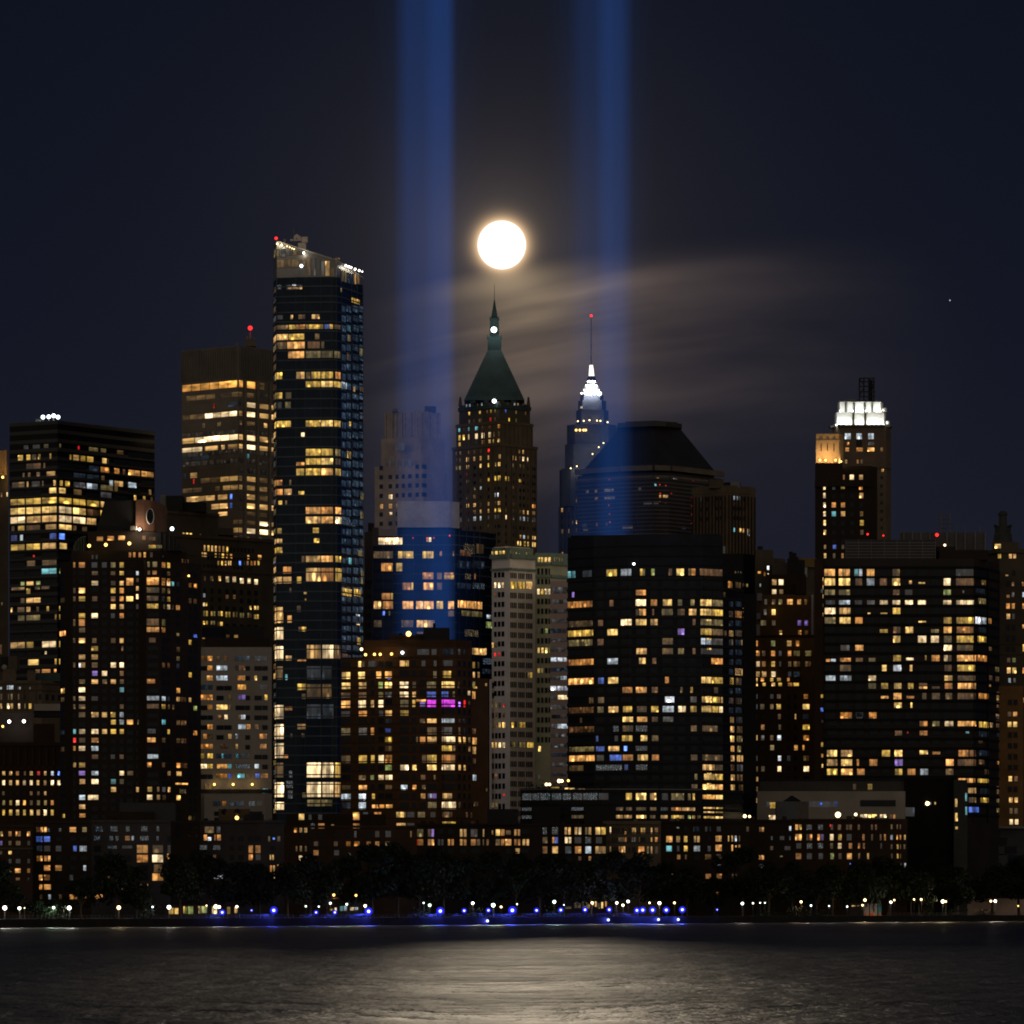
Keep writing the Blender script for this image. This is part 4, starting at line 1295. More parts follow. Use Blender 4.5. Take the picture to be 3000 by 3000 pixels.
# --- dark brick apartment tower with round window crown
D = 1500
fr = [(176, D + 10), (212, D), (420, D), (428, D - 2.5), (469, D - 2.5), (476, D), (548, D + 8), (589, D + 16)]
b = Bld('brick_apartment_tower', 'dark brick apartment tower whose crown has a round window in a lit panel', fr, 34, 'apartment tower')
b.wall(1640, M_BRICKD)
fu = [(209, D + 3), (420, D + 2), (470, D + 2), (546, D + 10)]
b.wall(1613, M_BRICKD, 1641, fu, D + 2, 28)
ft = [(257, D + 5), (474, D + 5)]
b.wall(1557, M_BRICKD, 1614, ft, D + 5, 20)
def crown22():
    d2 = D + 7
    # dark tapering block on the left, curved brick panel on the right
    lo = [W(281, 1560, d2), W(402, 1560, d2), W(402, 1560, d2 + 12), W(281, 1560, d2 + 12)]
    hi = [W(306, 1470, d2), W(402, 1465, d2), W(402, 1465, d2 + 12), W(306, 1470, d2 + 12)]
    MB().loft(lo, hi).build('crown_block', M_BLACK, b.root)
    pts = [(398, d2 - 2.4), (422, d2 - 2.0), (452, d2 - 0.5), (474, d2 + 2.5), (489, d2 + 6)]
    poly = [(XX(p, q), q) for p, q in pts] + [(XX(489, d2 + 9), d2 + 9), (XX(398, d2 + 1), d2 + 1)]
    tops = [ZZ(y, d2) for y in (1500, 1465, 1468, 1474, 1482, 1482, 1500)]
    tops[0] = ZZ(1466, d2); tops[-1] = ZZ(1466, d2)
    MB().prism(poly, ZZ(1556, d2), tops).build('crown_panel', mat('crown_brick', (0.085, 0.042, 0.026), .9, .2, .15, .6), b.root)
    # the round window: ring and dark opening
    n = 28; mb = MB(); c = W(440, 1512.5, d2 - 1.75)
    ex = Vector((10.2 / F * d2, 0.9, 0)); ez = Vector((0, 0, 22.5 / F * d2))
    for i in range(n):
        a0, a1 = 2 * PI * i / n, 2 * PI * (i + 1) / n
        P = lambda a: c + ex * math.cos(a) + ez * math.sin(a)
        mb.tube(P(a0), P(a1), .11, n=5)
    mb.build('window_ring', mat('ring_metal', (.35, .34, .32), .5), b.root)
    mb = MB(); ring = [c + ex * .96 * math.cos(2 * PI * i / n) + ez * .96 * math.sin(2 * PI * i / n) for i in range(n)]
    mb.loft([p + Vector((0, .3, 0)) for p in ring], ring); mb.build('round_window', M_BLACK, b.root)
    b.bulb(409, 1551, 0.4, E_WHITE, D=d2 - 2.4, power=2600, col=(1, .82, .6), dback=-1.4)
    b.block(382, 400, 1541, 1553, M_GREY, 5, 2)
    # ribbed glass quarter domes
    for x0, x1, y0, y1, mm, sgn in ((430, 531, 1559, 1614, M_BLACK, 1), (214, 262, 1571, 1615, mat('conservatory_glass', (.006, .009, .009), .5, .03), -1)):
        mb = MB(); rib = MB(); prev = None
        for i in range(9):
            a = PI / 2 * i / 8
            x = (x0 + (x1 - x0) * (.25 + .75 * math.sin(a))) if sgn > 0 else (x1 - (x1 - x0) * (.2 + .8 * math.sin(a)))
            y = y1 - (y1 - y0) * math.cos(a)
            cur = (x, y)
            if prev:
                A, B = sorted((prev, cur)); zb = ZZ(y1 + 1, d2)
                poly = [(XX(A[0], d2 - 3), d2 - 3), (XX(B[0], d2 - 3), d2 - 3), (XX(B[0], d2), d2 + 9), (XX(A[0], d2), d2 + 9)]
                mb.prism(poly, zb, [ZZ(A[1], d2), ZZ(B[1], d2), ZZ(B[1], d2), ZZ(A[1], d2)])
                rib.tube(W(prev[0], prev[1], d2 - 3.1), W(cur[0], cur[1], d2 - 3.1), .1, n=4)
                rib.tube(W(cur[0], cur[1], d2 - 3.1), W(cur[0], y1, d2 - 3.1), .08, n=4)
            prev = cur
        mb.build('glass_dome', mm, b.root); rib.build('dome_rib', M_BLACK if sgn > 0 else mat('pale_rib', (.035, .05, .047), .6), b.root)
    for x, y in ((261, 1599), (310, 1596), (379, 1592)): b.bulb(x, y, .48, E_AMBER, D=D + 3, power=120, col=(1, .7, .25), dback=-1.2)
    b.bulb(504, 1549, .55, E_COOL, D=D + 8); b.bulb(553, 1687, .3, E_AMBER, D=D + 8)
crown22()
b.win((240, 1420, 5.367), "815-888: 230-335o\n805-880: 398-508o\n797-875: 568-678O\n800-875: 945-1010o", front=ft, D=D + 5)
b.win((240, 1420, 5.367), "945-1002: 1045-1170y 1175-1255h\n820-880: 1045-1160k\n1060-1145: 735-775o 803-845o 888-935o 968-1008O 1070-1115k\n1100-1170: 150-185D 215-250D\n1110-1145: 1262-1278D", front=fu, D=D + 2)
b.win(T1, """
1710-1750: 1710-1725k 1740-1750k 1765-1775k
1755-1810: 690-712o 742-803o 862-920D 960-1008D 1043-1092h 1127-1170y 1390-1415h 1437-1485h 1520-1558o 1572-1603y
1840-1880: 865-925d 1043-1090k 1127-1170y 1283-1310C 1390-1418d 1437-1480o 1572-1603d
1905-1945: 1190-1260O 1285-1310k 1383-1500O 1520-1560o 1572-1603o
""")
b.win(T7, """
0-45: 862-928W 1045-1090d 1127-1168w 1190-1258o 1383-1500o 1520-1555o 1570-1605W 1615-1640t 1660-1690D 1775-1803o 1820-1855o
65-120: 742-805w 690-715d 1043-1092y 1127-1170o 1383-1503d 1522-1555d 1575-1600d
50-95: 1283-1310w
145-195: 742-806y 690-715d 868-920k 575-615d 1045-1092k 1127-1168o 1190-1258Y 1385-1495d 1520-1552e 1572-1603y 1775-1803d 1820-1852k
125-175: 1283-1308W
220-268: 1043-1092Y 1127-1170w 1283-1308e 1383-1495y 1535-1555d 1572-1603W 1618-1637d 1655-1695O
305-355: 742-805y 862-925W 1045-1085D 1127-1170o
360-430: 742-803o 690-712d 1383-1500k 1522-1558h
440-490: 745-805h 1383-1503O 1520-1558o 
460-510: 563-625O
540-590: 742-806w 690-713d 868-912d 1045-1092k 1127-1168w 1405-1470k 1775-1803y
615-665: 862-927y 1147-1165d 1660-1695d
485-515: 1820-1855b 1660-1690h
695-745: 742-806w 862-925w 
705-750: 1660-1693h
770-822: 690-712d 742-806w 865-923d 1043-1097W 1127-1170W 1525-1555k 1575-1600k 1660-1690D
780-820: 742-765C
850-900: 868-922p 960-1012W 1130-1168k 1775-1805y
930-975: 745-805d 862-927w 965-1010d 1043-1095w 1130-1170d 1385-1465o
1005-1055: 742-806W 1128-1172t 578-615w 1660-1697G
1090-1135: 690-713d 742-806W 862-925D 578-612d 1385-1503c 1520-1560c 1575-1600D 1660-1697w 1775-1803w 1700-1755k
1165-1212: 690-713d 742-806d 1130-1168d 1385-1500k 1522-1560y 1580-1600d 1620-1640d 1820-1855g
1240-1292: 742-806d 862-932w 960-1012w 1043-1092y 1128-1168c
1310-1360: 1045-1095y 1127-1170c 1195-1258O 1298-1310d 1522-1560t 1660-1700d 1705-1755k
1400-1448: 690-718t 745-806W 862-930W 962-1012w 1043-1097y 1128-1170y 575-615D 1390-1470D 1575-1600y 1820-1858o
1482-1530: 690-720r 745-806k 862-930o 1388-1470O 1522-1558d 1660-1700d 1705-1755k
1560-1608: 690-715o 742-806W 862-930c 578-612d
1640-1685: 865-928k 1043-1085D 1127-1168k 1390-1495c
1715-1765: 690-718w 745-806y 1388-1430o 1522-1555k 1660-1700o 1702-1765k
1795-1840: 742-805p 862-930c 1127-1172W 1200-1258d 1575-1607w 1660-1710w
1872-1922: 750-806w 862-930W 1045-1095t 1128-1170h
1905-1922: 1650-1770O
""")
b.win(T14, """
15-65: 1045-1097w 1283-1312w 1390-1437y 1480-1505d 1525-1560e 1580-1605w
30-75: 1690-1755X
90-140: 745-806c 828-930W 1385-1440W 1478-1512w 1527-1565d 1660-1700w
180-225: 745-806w
265-305: 748-808o 592-618y
""")
b.dark(T7, '575-615 690-713 742-806 862-928 962-1010 1045-1093 1128-1168 1195-1258 1283-1308 1390-1498 1522-1558 1575-1603 1660-1697 1775-1803 1822-1855', -98, 79.6, 32, 48)
b.finish()

# --- grey apartment block with ribbon windows
D = 1640
fr = [(585, D), (796, D)]
b = Bld('grey_apartment_block', 'grey concrete apartment block with four bays of wide windows', fr, 30, 'apartment block')
b.wall(1896, M_GREY)
b.block(592, 652, 1838, 1868, M_NAVY, 6, 10); b.block(650, 770, 1835, 1897, M_BLACK, 8, 10); b.block(600, 790, 1868, 1897, M_BRICKD, 5, 3, name='roof_screen'); b.block(590, 655, 1850, 1897, M_STONED, 10, 8)
b.wall(2326, M_GREY, None, [(598, D - 12), (776, D - 12), (797, D - 6)], D - 12, 12, 'lower_wall'); b.bands([2318], 1.2, 0.5, M_BLACK, 'canopy')
b.win(T10, "195-235: 300-335w 375-412w 455-470d 525-560d 600-640w", front=[(585, D + 9), (796, D + 9)], D=D + 9, off=2.0)
for x in (628, 683, 739): b.bulb(x, 2298, .38, E_AMBER, D=D, power=130, col=(1, .7, .3), dback=-1.2)
b.win(T10, """
390-440: 285-345k 345-398o 435-462d 505-535k 610-745D 790-912D
480-530: 345-397o 430-537c 640-705k 610-638D
575-625: 340-398O 430-537c 630-705o 790-815Y
660-712: 630-713G 285-395D 840-915D
755-810: 275-398o 635-708p 885-915y 540-575d
850-900: 345-398o 430-538Y 540-572d
945-990: 440-500k 635-665d 505-540W 660-708C
1035-1085: 345-398o 635-712c 715-755o 790-830k
1125-1175: 305-345o 350-395d 540-578w 612-638c 838-910o
1220-1270: 280-400o 470-540k 610-637w 840-905o
1240-1260: 860-885W
1310-1360: 280-320y 345-400y 430-575D 610-750D 610-640t 480-500t
1410-1455: 280-345W 345-400y 435-538O 610-750x 790-835c 540-575t
1500-1545: 430-538o 540-575b 630-700t 710-750d 800-840b 845-920o
1590-1680: 320-400d
1640-1690: 650-740d 760-830d 865-920t
""", pw=1.0)
b.win(T10, "1760-1810: 400-470D 485-525o 555-605x 610-695D 735-800x 805-865D", front=[(598, D - 12), (776, D - 12), (797, D - 6)], D=D - 12)
b.dark(T10, '285-345 350-397 432-500 505-575 612-700 705-748 790-860 865-915', 392, 93, 13, 48)
b.dark(T10, '410-475 555-695 735-865', 1762, 95, 2, 46, front=[(598, D - 12), (776, D - 12), (797, D - 6)], D=D - 12)
b.finish()

# --- brown brick apartment building, centre
D = 1640
fr = [(998, D + 8), (1095, D + 3), (1170, D), (1283, D), (1300, D - 2), (1336, D - 1), (1350, D + 1), (1382, D + 8)]
b = Bld('brick_apartment_building', 'brown brick apartment building with purple lit windows and rooftop lamps', fr, 30, 'apartment block')
b.wall(1922, M_BRICKO)
fu = [(1066, D + 6), (1170, D + 2), (1283, D + 2), (1336, D), (1381, D + 9)]
b.wall(1874, M_BRICKO, 1924, fu, D + 2, 22)
b.wall(1986, M_BRICKO, None, [(1380, D + 12), (1431, D + 18)], D + 12, 16, 'side_wing')
b.block(1241, 1316, 1839, 1876, M_BLACK, 4, 12); b.block(1218, 1244, 1857, 1876, M_BLACK, 6, 8); b.block(1140, 1290, 1861, 1876, M_BRICK, 8, 8); b.mast(1272, 1826, 1842, .5, M_BLACK, 6, name='chimney_pipe')
def skylight():
    d2 = D + 6
    MB().loft([W(1163, 1863, d2), W(1185, 1863, d2), W(1185, 1863, d2 + 3), W(1163, 1863, d2 + 3)], [W(1173, 1854, d2 + 1), W(1175, 1854, d2 + 1), W(1175, 1854, d2 + 2), W(1173, 1854, d2 + 2)]).build('skylight', M_BLACK, b.root)
skylight()
b.bands([1876, 1884, 1892], .4, .2, M_BRICK, 'string_course', fu, D + 2)
for x, y in ((1071, 1918), (1097, 1917), (1114, 1917), (1147, 1916)): b.bulb(x, y, .42, E_AMBER, D=D + 2, power=160, col=(1, .66, .28), dback=-.9)
b.bulb(1197, 1857, .8, E_AMBER, D=D + 1); b.bulb(1179, 1912, .5, E_COOL, D=D + 2); b.bulb(1059, 1902, .45, E_WARM, D=D + 3)
b.bands([1925 + 27.7 * i for i in range(18)], .35, .15, M_BRICK, 'string_course')
b.win(T9, "325-385: 715-830D 945-1060D 1095-1120e 1145-1165D 850-900D", front=fu, D=D + 2)
b.win(T9, """
430-490: 160-190Y 192-222d 255-330D 550-605w 607-638y 755-795D 870-900e 960-1050D
530-600: 5-88Y 160-225Y 330-380O 412-480O 865-900h 960-1035y 
600-612: 435-470b
630-695: 5-88Y 165-240w 350-395g 412-480Y 550-635W 670-705d 805-895h 948-1068Y 1095-1115d
725-780: 0-88k 165-240k 350-400h 412-480e 550-635W 668-705w 805-895b 948-1010b 1045-1070d
800-875: 0-88O 162-235W 278-310w 350-400W 555-635h 668-700y 808-895m 948-1072m 1150-1168r
800-820: 702-800G
820-870: 1100-1122P 740-795p
900-955: 0-85D 165-245o 355-400e 415-480w 555-635y
980-1030: 420-480D 740-790k 808-900w 948-1068c 1098-1125d 1145-1165D
1060-1135: 0-88h 165-245e 278-312o 810-900d 950-1045e 1100-1120d 1145-1165D
1070-1120: 415-470b
1150-1215: 412-480y 705-725d 740-795o 810-900w 950-1075W 1100-1125w 1145-1170w 1195-1215h
1235-1290: 950-1045y 1050-1075d 1195-1218d 415-480d
1320-1400: 0-88d 165-245y 280-318y 350-405W 415-482o 760-800d 805-900y 950-1075o
1415-1475: 555-635W 668-710Y 810-900Y 950-1070W 1100-1125w 1148-1170w 415-480g
1510-1570: 275-312g 350-405W 415-485W 748-795k 870-890d 165-235d
1605-1660: 5-90d 165-245O 415-482d 560-625c 670-710o 760-795d
1685-1750: 0-92c 165-235C 290-320y 748-795O 815-900p 958-1045w
1690-1730: 835-858C
1765-1840: 5-90D 165-235c 815-900h 950-1080W 1100-1125d
1790-1835: 290-350O 360-410o 420-488O
1860-1920: 108-172y 205-255D 310-380o 518-595Y 597-610d 620-690D 720-790h 840-890D 955-1048d
1940-1960: 110-175w
""")
b.win(T15, "355-410: 110-175w 520-610w 620-690D\n345-362: 955-1080y\n250-310: 1170-1190d 1215-1240d 1260-1290d")
b.win(T9, """
@445-510: 1232-1258y 1280-1298d
@540-600: 1235-1258w 1280-1302w
@630-695: 1232-1260h
@680-700: 1240-1278y
@725-800: 1230-1262O
@815-860: 1192-1212d
@720-765: 1188-1215W
@1075-1130: 1232-1265k
@1160-1230: 1232-1275O
@1180-1212: 1195-1215h
@1245-1320: 1232-1268w
@1355-1410: 1235-1265d
@1510-1570: 1235-1270c
@1640-1670: 1360-1375d
@650-675: 1352-1372w
@1765-1812: 1245-1290d
""", front=[(1336, D - 1), (1350, D + 1), (1382, D + 8), (1431, D + 18)])
b.dark(T9, '5-88 165-240 278-312 350-400 415-480 555-635 668-705 745-795 808-898 952-1068 1097-1122 1147-1168 1195-1215', 432, 89.3, 16, 60)
b.finish()

# --- dark curved glass apartment tower, right of centre
D = 1780
fr = [(1663, D + 15), (1740, D + 7), (1840, D + 1), (1960, D), (2060, D), (2117, D + 5), (2176, D + 18)]
b = Bld('dark_apartment_tower', 'wide black glass apartment tower with gently curved front and balcony bands', fr, 36, 'apartment tower')
b.wall(1686, M_NAVY); fu = fr[:-1]
b.wall(1566, M_NAVY, 1688, fu, D, 30)
b.wall(1564, M_BLACK, 1567, [(1672, D + 20), (2110, D + 12)], D + 12, 14, 'parapet')
b.bands([1694 + 28.3 * i for i in range(27)], 0.95, 0.5, mat('balcony_slab', (0.006, 0.006, 0.007), .7, .2), 'balcony_band')
b.bands([1600, 1630, 1657], .5, .12, M_GLASS, 'floor_band', fu)
b.bulb(1857, 1652, .4, E_WHITE, D=D)
R10 = """
535-605: 205-240t 242-280t 345-435D 570-670y 705-805c 885-912y 914-935h 990-1025g 1155-1190k 1228-1302Y 1340-1365d 1367-1410o 1450-1660k
""" 
b.win(T11, R10 + """
735-790: 845-943o 245-270p
825-890: 205-440o 598-638k 843-943W 985-1048o 1100-1188Y 1240-1285h 1360-1400h 1453-1560Y 1562-1665h 1668-1695y
915-980: 845-875d 877-943O 1000-1020k 1090-1195h 1238-1308k 1345-1418w 1453-1560Y 1562-1665y 1668-1695h
1010-1080: 215-440d 490-540k 705-808W 845-948Y 983-1053w 1380-1410k 1455-1560h 1562-1665h 1670-1695d
1100-1165: 210-445y 578-678Y 1240-1305p 1455-1560y 1562-1665d
1190-1255: 215-440h 485-545k 1095-1198d 1460-1560c 1562-1665e 
1285-1350: 850-950w 1095-1198d 1243-1300h 1380-1410k 1460-1665D
1375-1440: 215-450o 578-680c 875-940Y 1000-1040k 1555-1665o 1670-1700e
1465-1525: 1672-1695w
1555-1620: 213-450O 490-548b 585-683Y 1120-1160o 1463-1560Y 1562-1670y
1650-1715: 720-815o 845-950O 995-1055k 1265-1290d 1360-1385y 1580-1620d 1675-1705d
1740-1805: 405-450d 490-550d 1120-1210C 1360-1420e 1468-1560Y 1562-1640y 1645-1705w
1830-1895: 215-450k 485-545h 588-685w 725-812y 855-950d 990-1060y 1098-1205c 1245-1318W 1360-1420y 1465-1560Y 1562-1625y 1628-1665W 1668-1710C
""", front=fu, D=D + 2)
b.win(T11, """
@650-720: 1712-1755o 1780-1835d
@755-808: 1668-1690d
@930-1000: 1720-1760k 1778-1842o
@1115-1175: 1668-1700d 1720-1763w 1780-1845d
@1200-1260: 1730-1760d 1835-1848w
@1295-1350: 1720-1760D 1780-1845D
@1475-1545: 1780-1850w
@1560-1635: 1730-1765y 1785-1840d
@1750-1815: 1735-1765k 1785-1840d
""")
b.win(T13, """
275-325: 550-570k 895-980Y 1010-1095O 1130-1180k 1220-1305e 
345-405: 465-665k 820-865x 895-980d 1000-1095x 1445-1495d 1540-1660d
425-475: 680-700b 830-860D 890-975y 1040-1095Y 1130-1185d
510-570: 465-665h 680-750b 780-870w 905-935B 1000-1095x
580-640: 465-670O 685-745e 790-890b 895-980o 1015-1100Y 1130-1190o 1445-1500d 1540-1745d
660-720: 1540-1640w 1642-1740d 465-580d 680-890x 910-940b 1000-1095x
735-800: 1550-1640Y 1642-1745y 1475-1500h
820-880: 1540-1640Y 1642-1745O 1450-1500d
905-965: 1540-1640G 1642-1750Y
1005-1055: 1545-1640w 1642-1750y
1080-1108: 1545-1640y 1642-1750Y
""", front=fu, D=D + 2)
b.win(T13, """
@275-330: 1760-1792w 1810-1860e
@350-410: 1762-1795w 1815-1860d
@428-482: 1763-1795Y 1815-1860h
@508-570: 1765-1795O 1818-1850h
@585-645: 1765-1797w 1815-1868w
@660-722: 1765-1797k 1815-1865e
@740-802: 1765-1800w 1815-1862d
@822-880: 1765-1800w 1830-1868d
""")
# pendant lamps: the bright ceiling lights repeated down the corner flats
for y in (1760, 1788, 1818, 1845, 1873, 1902, 1987, 2043, 2071, 2268, 2298, 2331, 2394): b.rect(2069, 2083, y - 3, y + 2, 'Y', fu, D + 2, off=.12)
b.dark(T11, '210-440 485-545 580-680 710-810 848-945 985-1050 1095-1195 1240-1305 1350-1415 1458-1560 1565-1662', 650, 90.6, 14, 60, front=fu, D=D + 2)
b.dark(T13, '465-665 680-748 790-880 895-980 1005-1095 1130-1185 1220-1305 1345-1400 1445-1500 1540-1640 1645-1742', 275, 79, 8, 52, front=fu, D=D + 2)
b.win(T11, '\n'.join('@%d-%d: 1720-1762D 1782-1843D' % (y, y + 58) for y in range(840, 1900, 91)))
b.finish()

# --- low glass podium in front of it
D = 1752
fr = [(1526, D + 6), (1600, D), (1760, D - 2), (1930, D), (2055, D + 6)]
b = Bld('glass_podium', 'low curved glass podium full of glittering reflections with a planted roof terrace', fr, 20, 'podium')
b.wall(2318, M_NAVY); b.bands([2315, 2350, 2381, 2404], 1.5, .5, M_BLACK, 'balcony_band')
b.bands([2312], .4, .9, M_STEEL, 'railing')
b.win(T13, """
890-950: 85-160x 165-225x 230-310x 320-400x 410-480x 490-570x 575-690x 700-780D 920-970y 1000-1085Y 1115-1168w 1210-1260D 1285-1390h 1420-1445h 1460-1475y
1005-1050: 80-160x 480-580x 840-900d 920-970d 1003-1085d 1115-1168d 1200-1260D 1285-1370o 1372-1480w
1068-1125: 80-160x 480-580d 840-900w 905-970w 1003-1087Y 1115-1160d 1200-1258w 1285-1390y 1420-1445g 1455-1480y 1495-1525d
""", pw=.8)
b.block(1558, 1642, 2364, 2412, M_BLACK, -5, 4); b.block(1712, 1803, 2363, 2412, M_BLACK, -5, 4)
b.bulb(1601, 2298, .5, E_WARM, D=D); b.bulb(1610, 2298, .45, E_WARM, D=D); b.bulb(1638, 2288, .6, E_WARM, D=D + 2, power=300, col=(1, .85, .5)); b.bulb(1646, 2288, .5, E_WARM, D=D + 2); b.bulb(1665, 2287, .4, E_AMBER, D=D + 2)
b.rect(1655, 1685, 2308, 2312, 'Y', off=1.0); b.rect(1615, 1640, 2305, 2309, 'y', off=1.0); b.rect(1695, 1715, 2310, 2313, 'd', off=1.0)
b.finish()

# --- stepped brick tower with pale party wall
D = 1990
fr = [(2203, D), (2386, D)]
b = Bld('stepped_brick_tower', 'orange brown brick apartment tower stepping back towards its top', fr, 28, 'apartment tower')
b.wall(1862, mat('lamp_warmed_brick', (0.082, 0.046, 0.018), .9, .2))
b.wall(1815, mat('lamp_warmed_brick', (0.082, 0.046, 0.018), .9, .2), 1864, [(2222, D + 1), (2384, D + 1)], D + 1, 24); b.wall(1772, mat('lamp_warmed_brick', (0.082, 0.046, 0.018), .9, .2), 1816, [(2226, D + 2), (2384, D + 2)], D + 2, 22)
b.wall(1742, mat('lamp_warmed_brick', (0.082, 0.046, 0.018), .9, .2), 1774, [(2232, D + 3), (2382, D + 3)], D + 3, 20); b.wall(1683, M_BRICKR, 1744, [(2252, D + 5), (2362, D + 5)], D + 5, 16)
b.block(2318, 2358, 1640, 1686, M_BLACK, 8, 8, name='water_tank_house'); b.block(2330, 2360, 1708, 1744, M_BRICKR, 3, 4)
M_WALLP = mat('pale_party_wall', (0.24, 0.21, 0.24), .9)
for x0, x1, y0, y1 in ((2218, 2232, 1738, 1760), (2217, 2228, 1796, 1814), (2208, 2226, 1829, 1862), (2192, 2206, 1882, 1962), (2187, 2206, 1960, 2010), (2377, 2383, 1742, 1860)):
    b.wall(y0, M_WALLP, y1, [(x0, D - .5), (x1, D - .5)], D - .5, 10, 'party_wall')
f5 = [(2252, D + 5), (2362, D + 5)]; f3 = [(2232, D + 3), (2382, D + 3)]
b.win(T5, "760-830: 430-485w 505-563W\n875-930: 430-483W 512-560d", front=f5, D=D + 5)
b.win(T5, "985-1050: 345-378e 430-472d 505-550h 600-668O 715-762O 797-830d", front=f3, D=D + 3)
b.win(T5, "1100-1170: 335-370e 425-472Y\n1225-1290: 300-365h 428-472h 718-762p 795-840p", front=[(2222, D + 1), (2384, D + 1)], D=D + 1, off=.9)
b.win(T5, """
1340-1390: 510-545w 723-763o 797-840k
1455-1525: 235-270o 418-468g 598-652w 697-740o
1570-1635: 225-292o 318-355k 418-467o 505-540D 607-650o 673-745h 803-875h
1690-1755: 215-293W 315-360o 420-465y 510-535D 610-650d 672-748d 805-870d
1805-1870: 222-293w 315-368w 420-472W 610-650D 672-745D
""", off=1.2)
b.win(T12, """
-35--8: 22-48w 68-95o 135-160y 183-213y 255-275o
0-25: 22-48w 80-105y 145-172w 193-220y 260-295o 300-340y 
80-115: 183-212d 372-405o 30-48D 135-160D
150-190: 20-48D 65-95h 135-160d 180-213y 365-415Y
220-260: 190-212k 310-320w 22-40k 365-410D
295-335: 70-97o 195-213d 365-415y
370-410: 20-48w 70-95e 135-160d 185-215c 370-412o
440-480: 135-165h 305-332O 365-378o
515-555: 190-215C 370-412d 25-48D 255-280D
590-630: 25-50d 72-98h 187-215W 372-412W
665-700: 22-52w
735-770: 25-50d
815-850: 22-52w
""")
b.dark(T12, '22-48 68-97 135-160 183-213 255-275 303-325 370-412', 80, 72.5, 9, 38)
b.bands([1864], .8, .3, M_BRICK, 'string_course')
b.finish()

# --- big dark apartment tower, right
D = 1900
fr = [(2387, D + 2), (2413, D), (2853, D), (2892, D + 10), (2926, D + 26)]
b = Bld('dark_apartment_tower', 'broad dark apartment tower with a louvred plant screen on its roof', fr, 36, 'apartment tower')
b.wall(1637, mat('near_black_brick', (0.014, 0.011, 0.010), .8, .2))
b.wall(1637.5, M_BRICKR, None, [(2386, D - .6), (2412, D - 1.2)], D - 1.2, 6, 'brick_bay')
b.wall(1581, M_PLANT, 1638, [(2478, D + 6), (2742, D + 6)], D + 6, 18, 'plant_screen')
b.bands([1590 + 8.6 * i for i in range(6)], .25, .15, M_STEEL, 'louvre', [(2478, D + 6), (2742, D + 6)], D + 6)
b.piers([2478 + 37.5 * i for i in range(8)], 1581, 1637, 1.5, .2, M_STEEL, 'screen_post', [(2478, D + 6), (2742, D + 6)], D + 6)
b.block(2752, 2895, 1611, 1640, M_BRICKD, 4, 16); b.block(2745, 2800, 1601, 1614, M_BLACK, 14, 6)
b.bulb(2745, 1567, .6, E_RED, D=D + 10, name='red_beacon'); b.bulb(2542, 1565, .35, E_RED, D=D + 10, name='red_beacon'); b.bulb(2588, 1569, .28, E_RED, D=D + 10, name='red_beacon'); b.bulb(2768, 1597, .4, E_WARM, D=D + 12)
b.piers([2853, 2892], 1660, 2410, 2, .3, M_GLASS, 'corner_post')
M_SP = mat('balcony_dark_glass', (.004, .005, .007), .3, .03)
b.bands([1663 + 27.9 * i for i in range(27)], .9, .35, M_SP, 'floor_band', [(2413, D), (2853, D), (2892, D + 10), (2926, D + 26)])
b.win(T6, """
535-610: 47-150O 182-290O 330-370t 372-408C 447-522O 690-760d 1290-1455D
620-700: 35-43w 50-152Y 183-293Y 340-405k 447-522c 570-640k 687-763Y 1172-1240W 1290-1460k
645-680: 845-875w
662-678: 935-1000Y
730-800: 50-150h 183-292h 695-760k 1172-1243g 808-880D 
740-765: 1350-1370e
830-890: 60-150D 185-292c 335-405D 450-525e 570-648W 690-765W 808-885W 928-1008W 1168-1248W 1292-1460W
900-985: 50-155W 188-297w 692-767y
950-965: 455-485Y 575-645Y
990-1070: 50-155h 190-297Y 338-410o 1172-1250y 1295-1440y 1445-1460y
1028-1042: 935-1010Y
1080-1145: 697-767k 812-888Y 1172-1250O 1297-1455o
1105-1140: 570-648y 1052-1130h
1165-1235: 697-767Y 930-1012W 1052-1130W 1175-1250h 1297-1455y
1250-1310: 200-287e 338-418O 1175-1253W 1300-1450d
1385-1425: 62-105o 107-158c
1375-1420: 195-300o 343-413k 465-532h
1348-1410: 697-773y 1058-1137o 1175-1215W 1217-1250d 1300-1475O
1350-1400: 998-1012y
1375-1400: 818-893W
1440-1505: 590-637Y 697-775C 852-880w 195-300d 1180-1250k 1303-1465y
1540-1605: 60-155c 195-305c 463-537W 1180-1258Y 1307-1470d
1610-1670: 463-537h 583-650y 705-778Y 835-890y 1183-1258o 1307-1475O
1612-1642: 940-1020k
1645-1668: 940-1020O 1062-1137d
1735-1760: 580-655O 822-897o
1705-1770: 700-777O 970-1013d 1062-1140d 1190-1255d 1305-1475k
1795-1850: 705-780Y 860-880Y
1888-1935: 200-308o 468-540o 345-415D
""")
b.win(T6, """
@640-690: 1525-1570d
@805-870: 1495-1570h
@985-1060: 1468-1530C 1532-1573c
@1165-1230: 1490-1575y
@1345-1412: 1482-1580o
@1700-1765: 1500-1585o
@1085-1140: 1495-1575D
@720-770: 1470-1560D
@1000-1055: 1592-1622o
@1270-1310: 1595-1625d
@1530-1590: 1600-1630d
@1450-1510: 1655-1700h
@1540-1600: 1660-1705d
@1615-1650: 1600-1615w
@1700-1780: 1668-1708w
@1880-1930: 1662-1708w
@1190-1240: 1500-1520h
""")
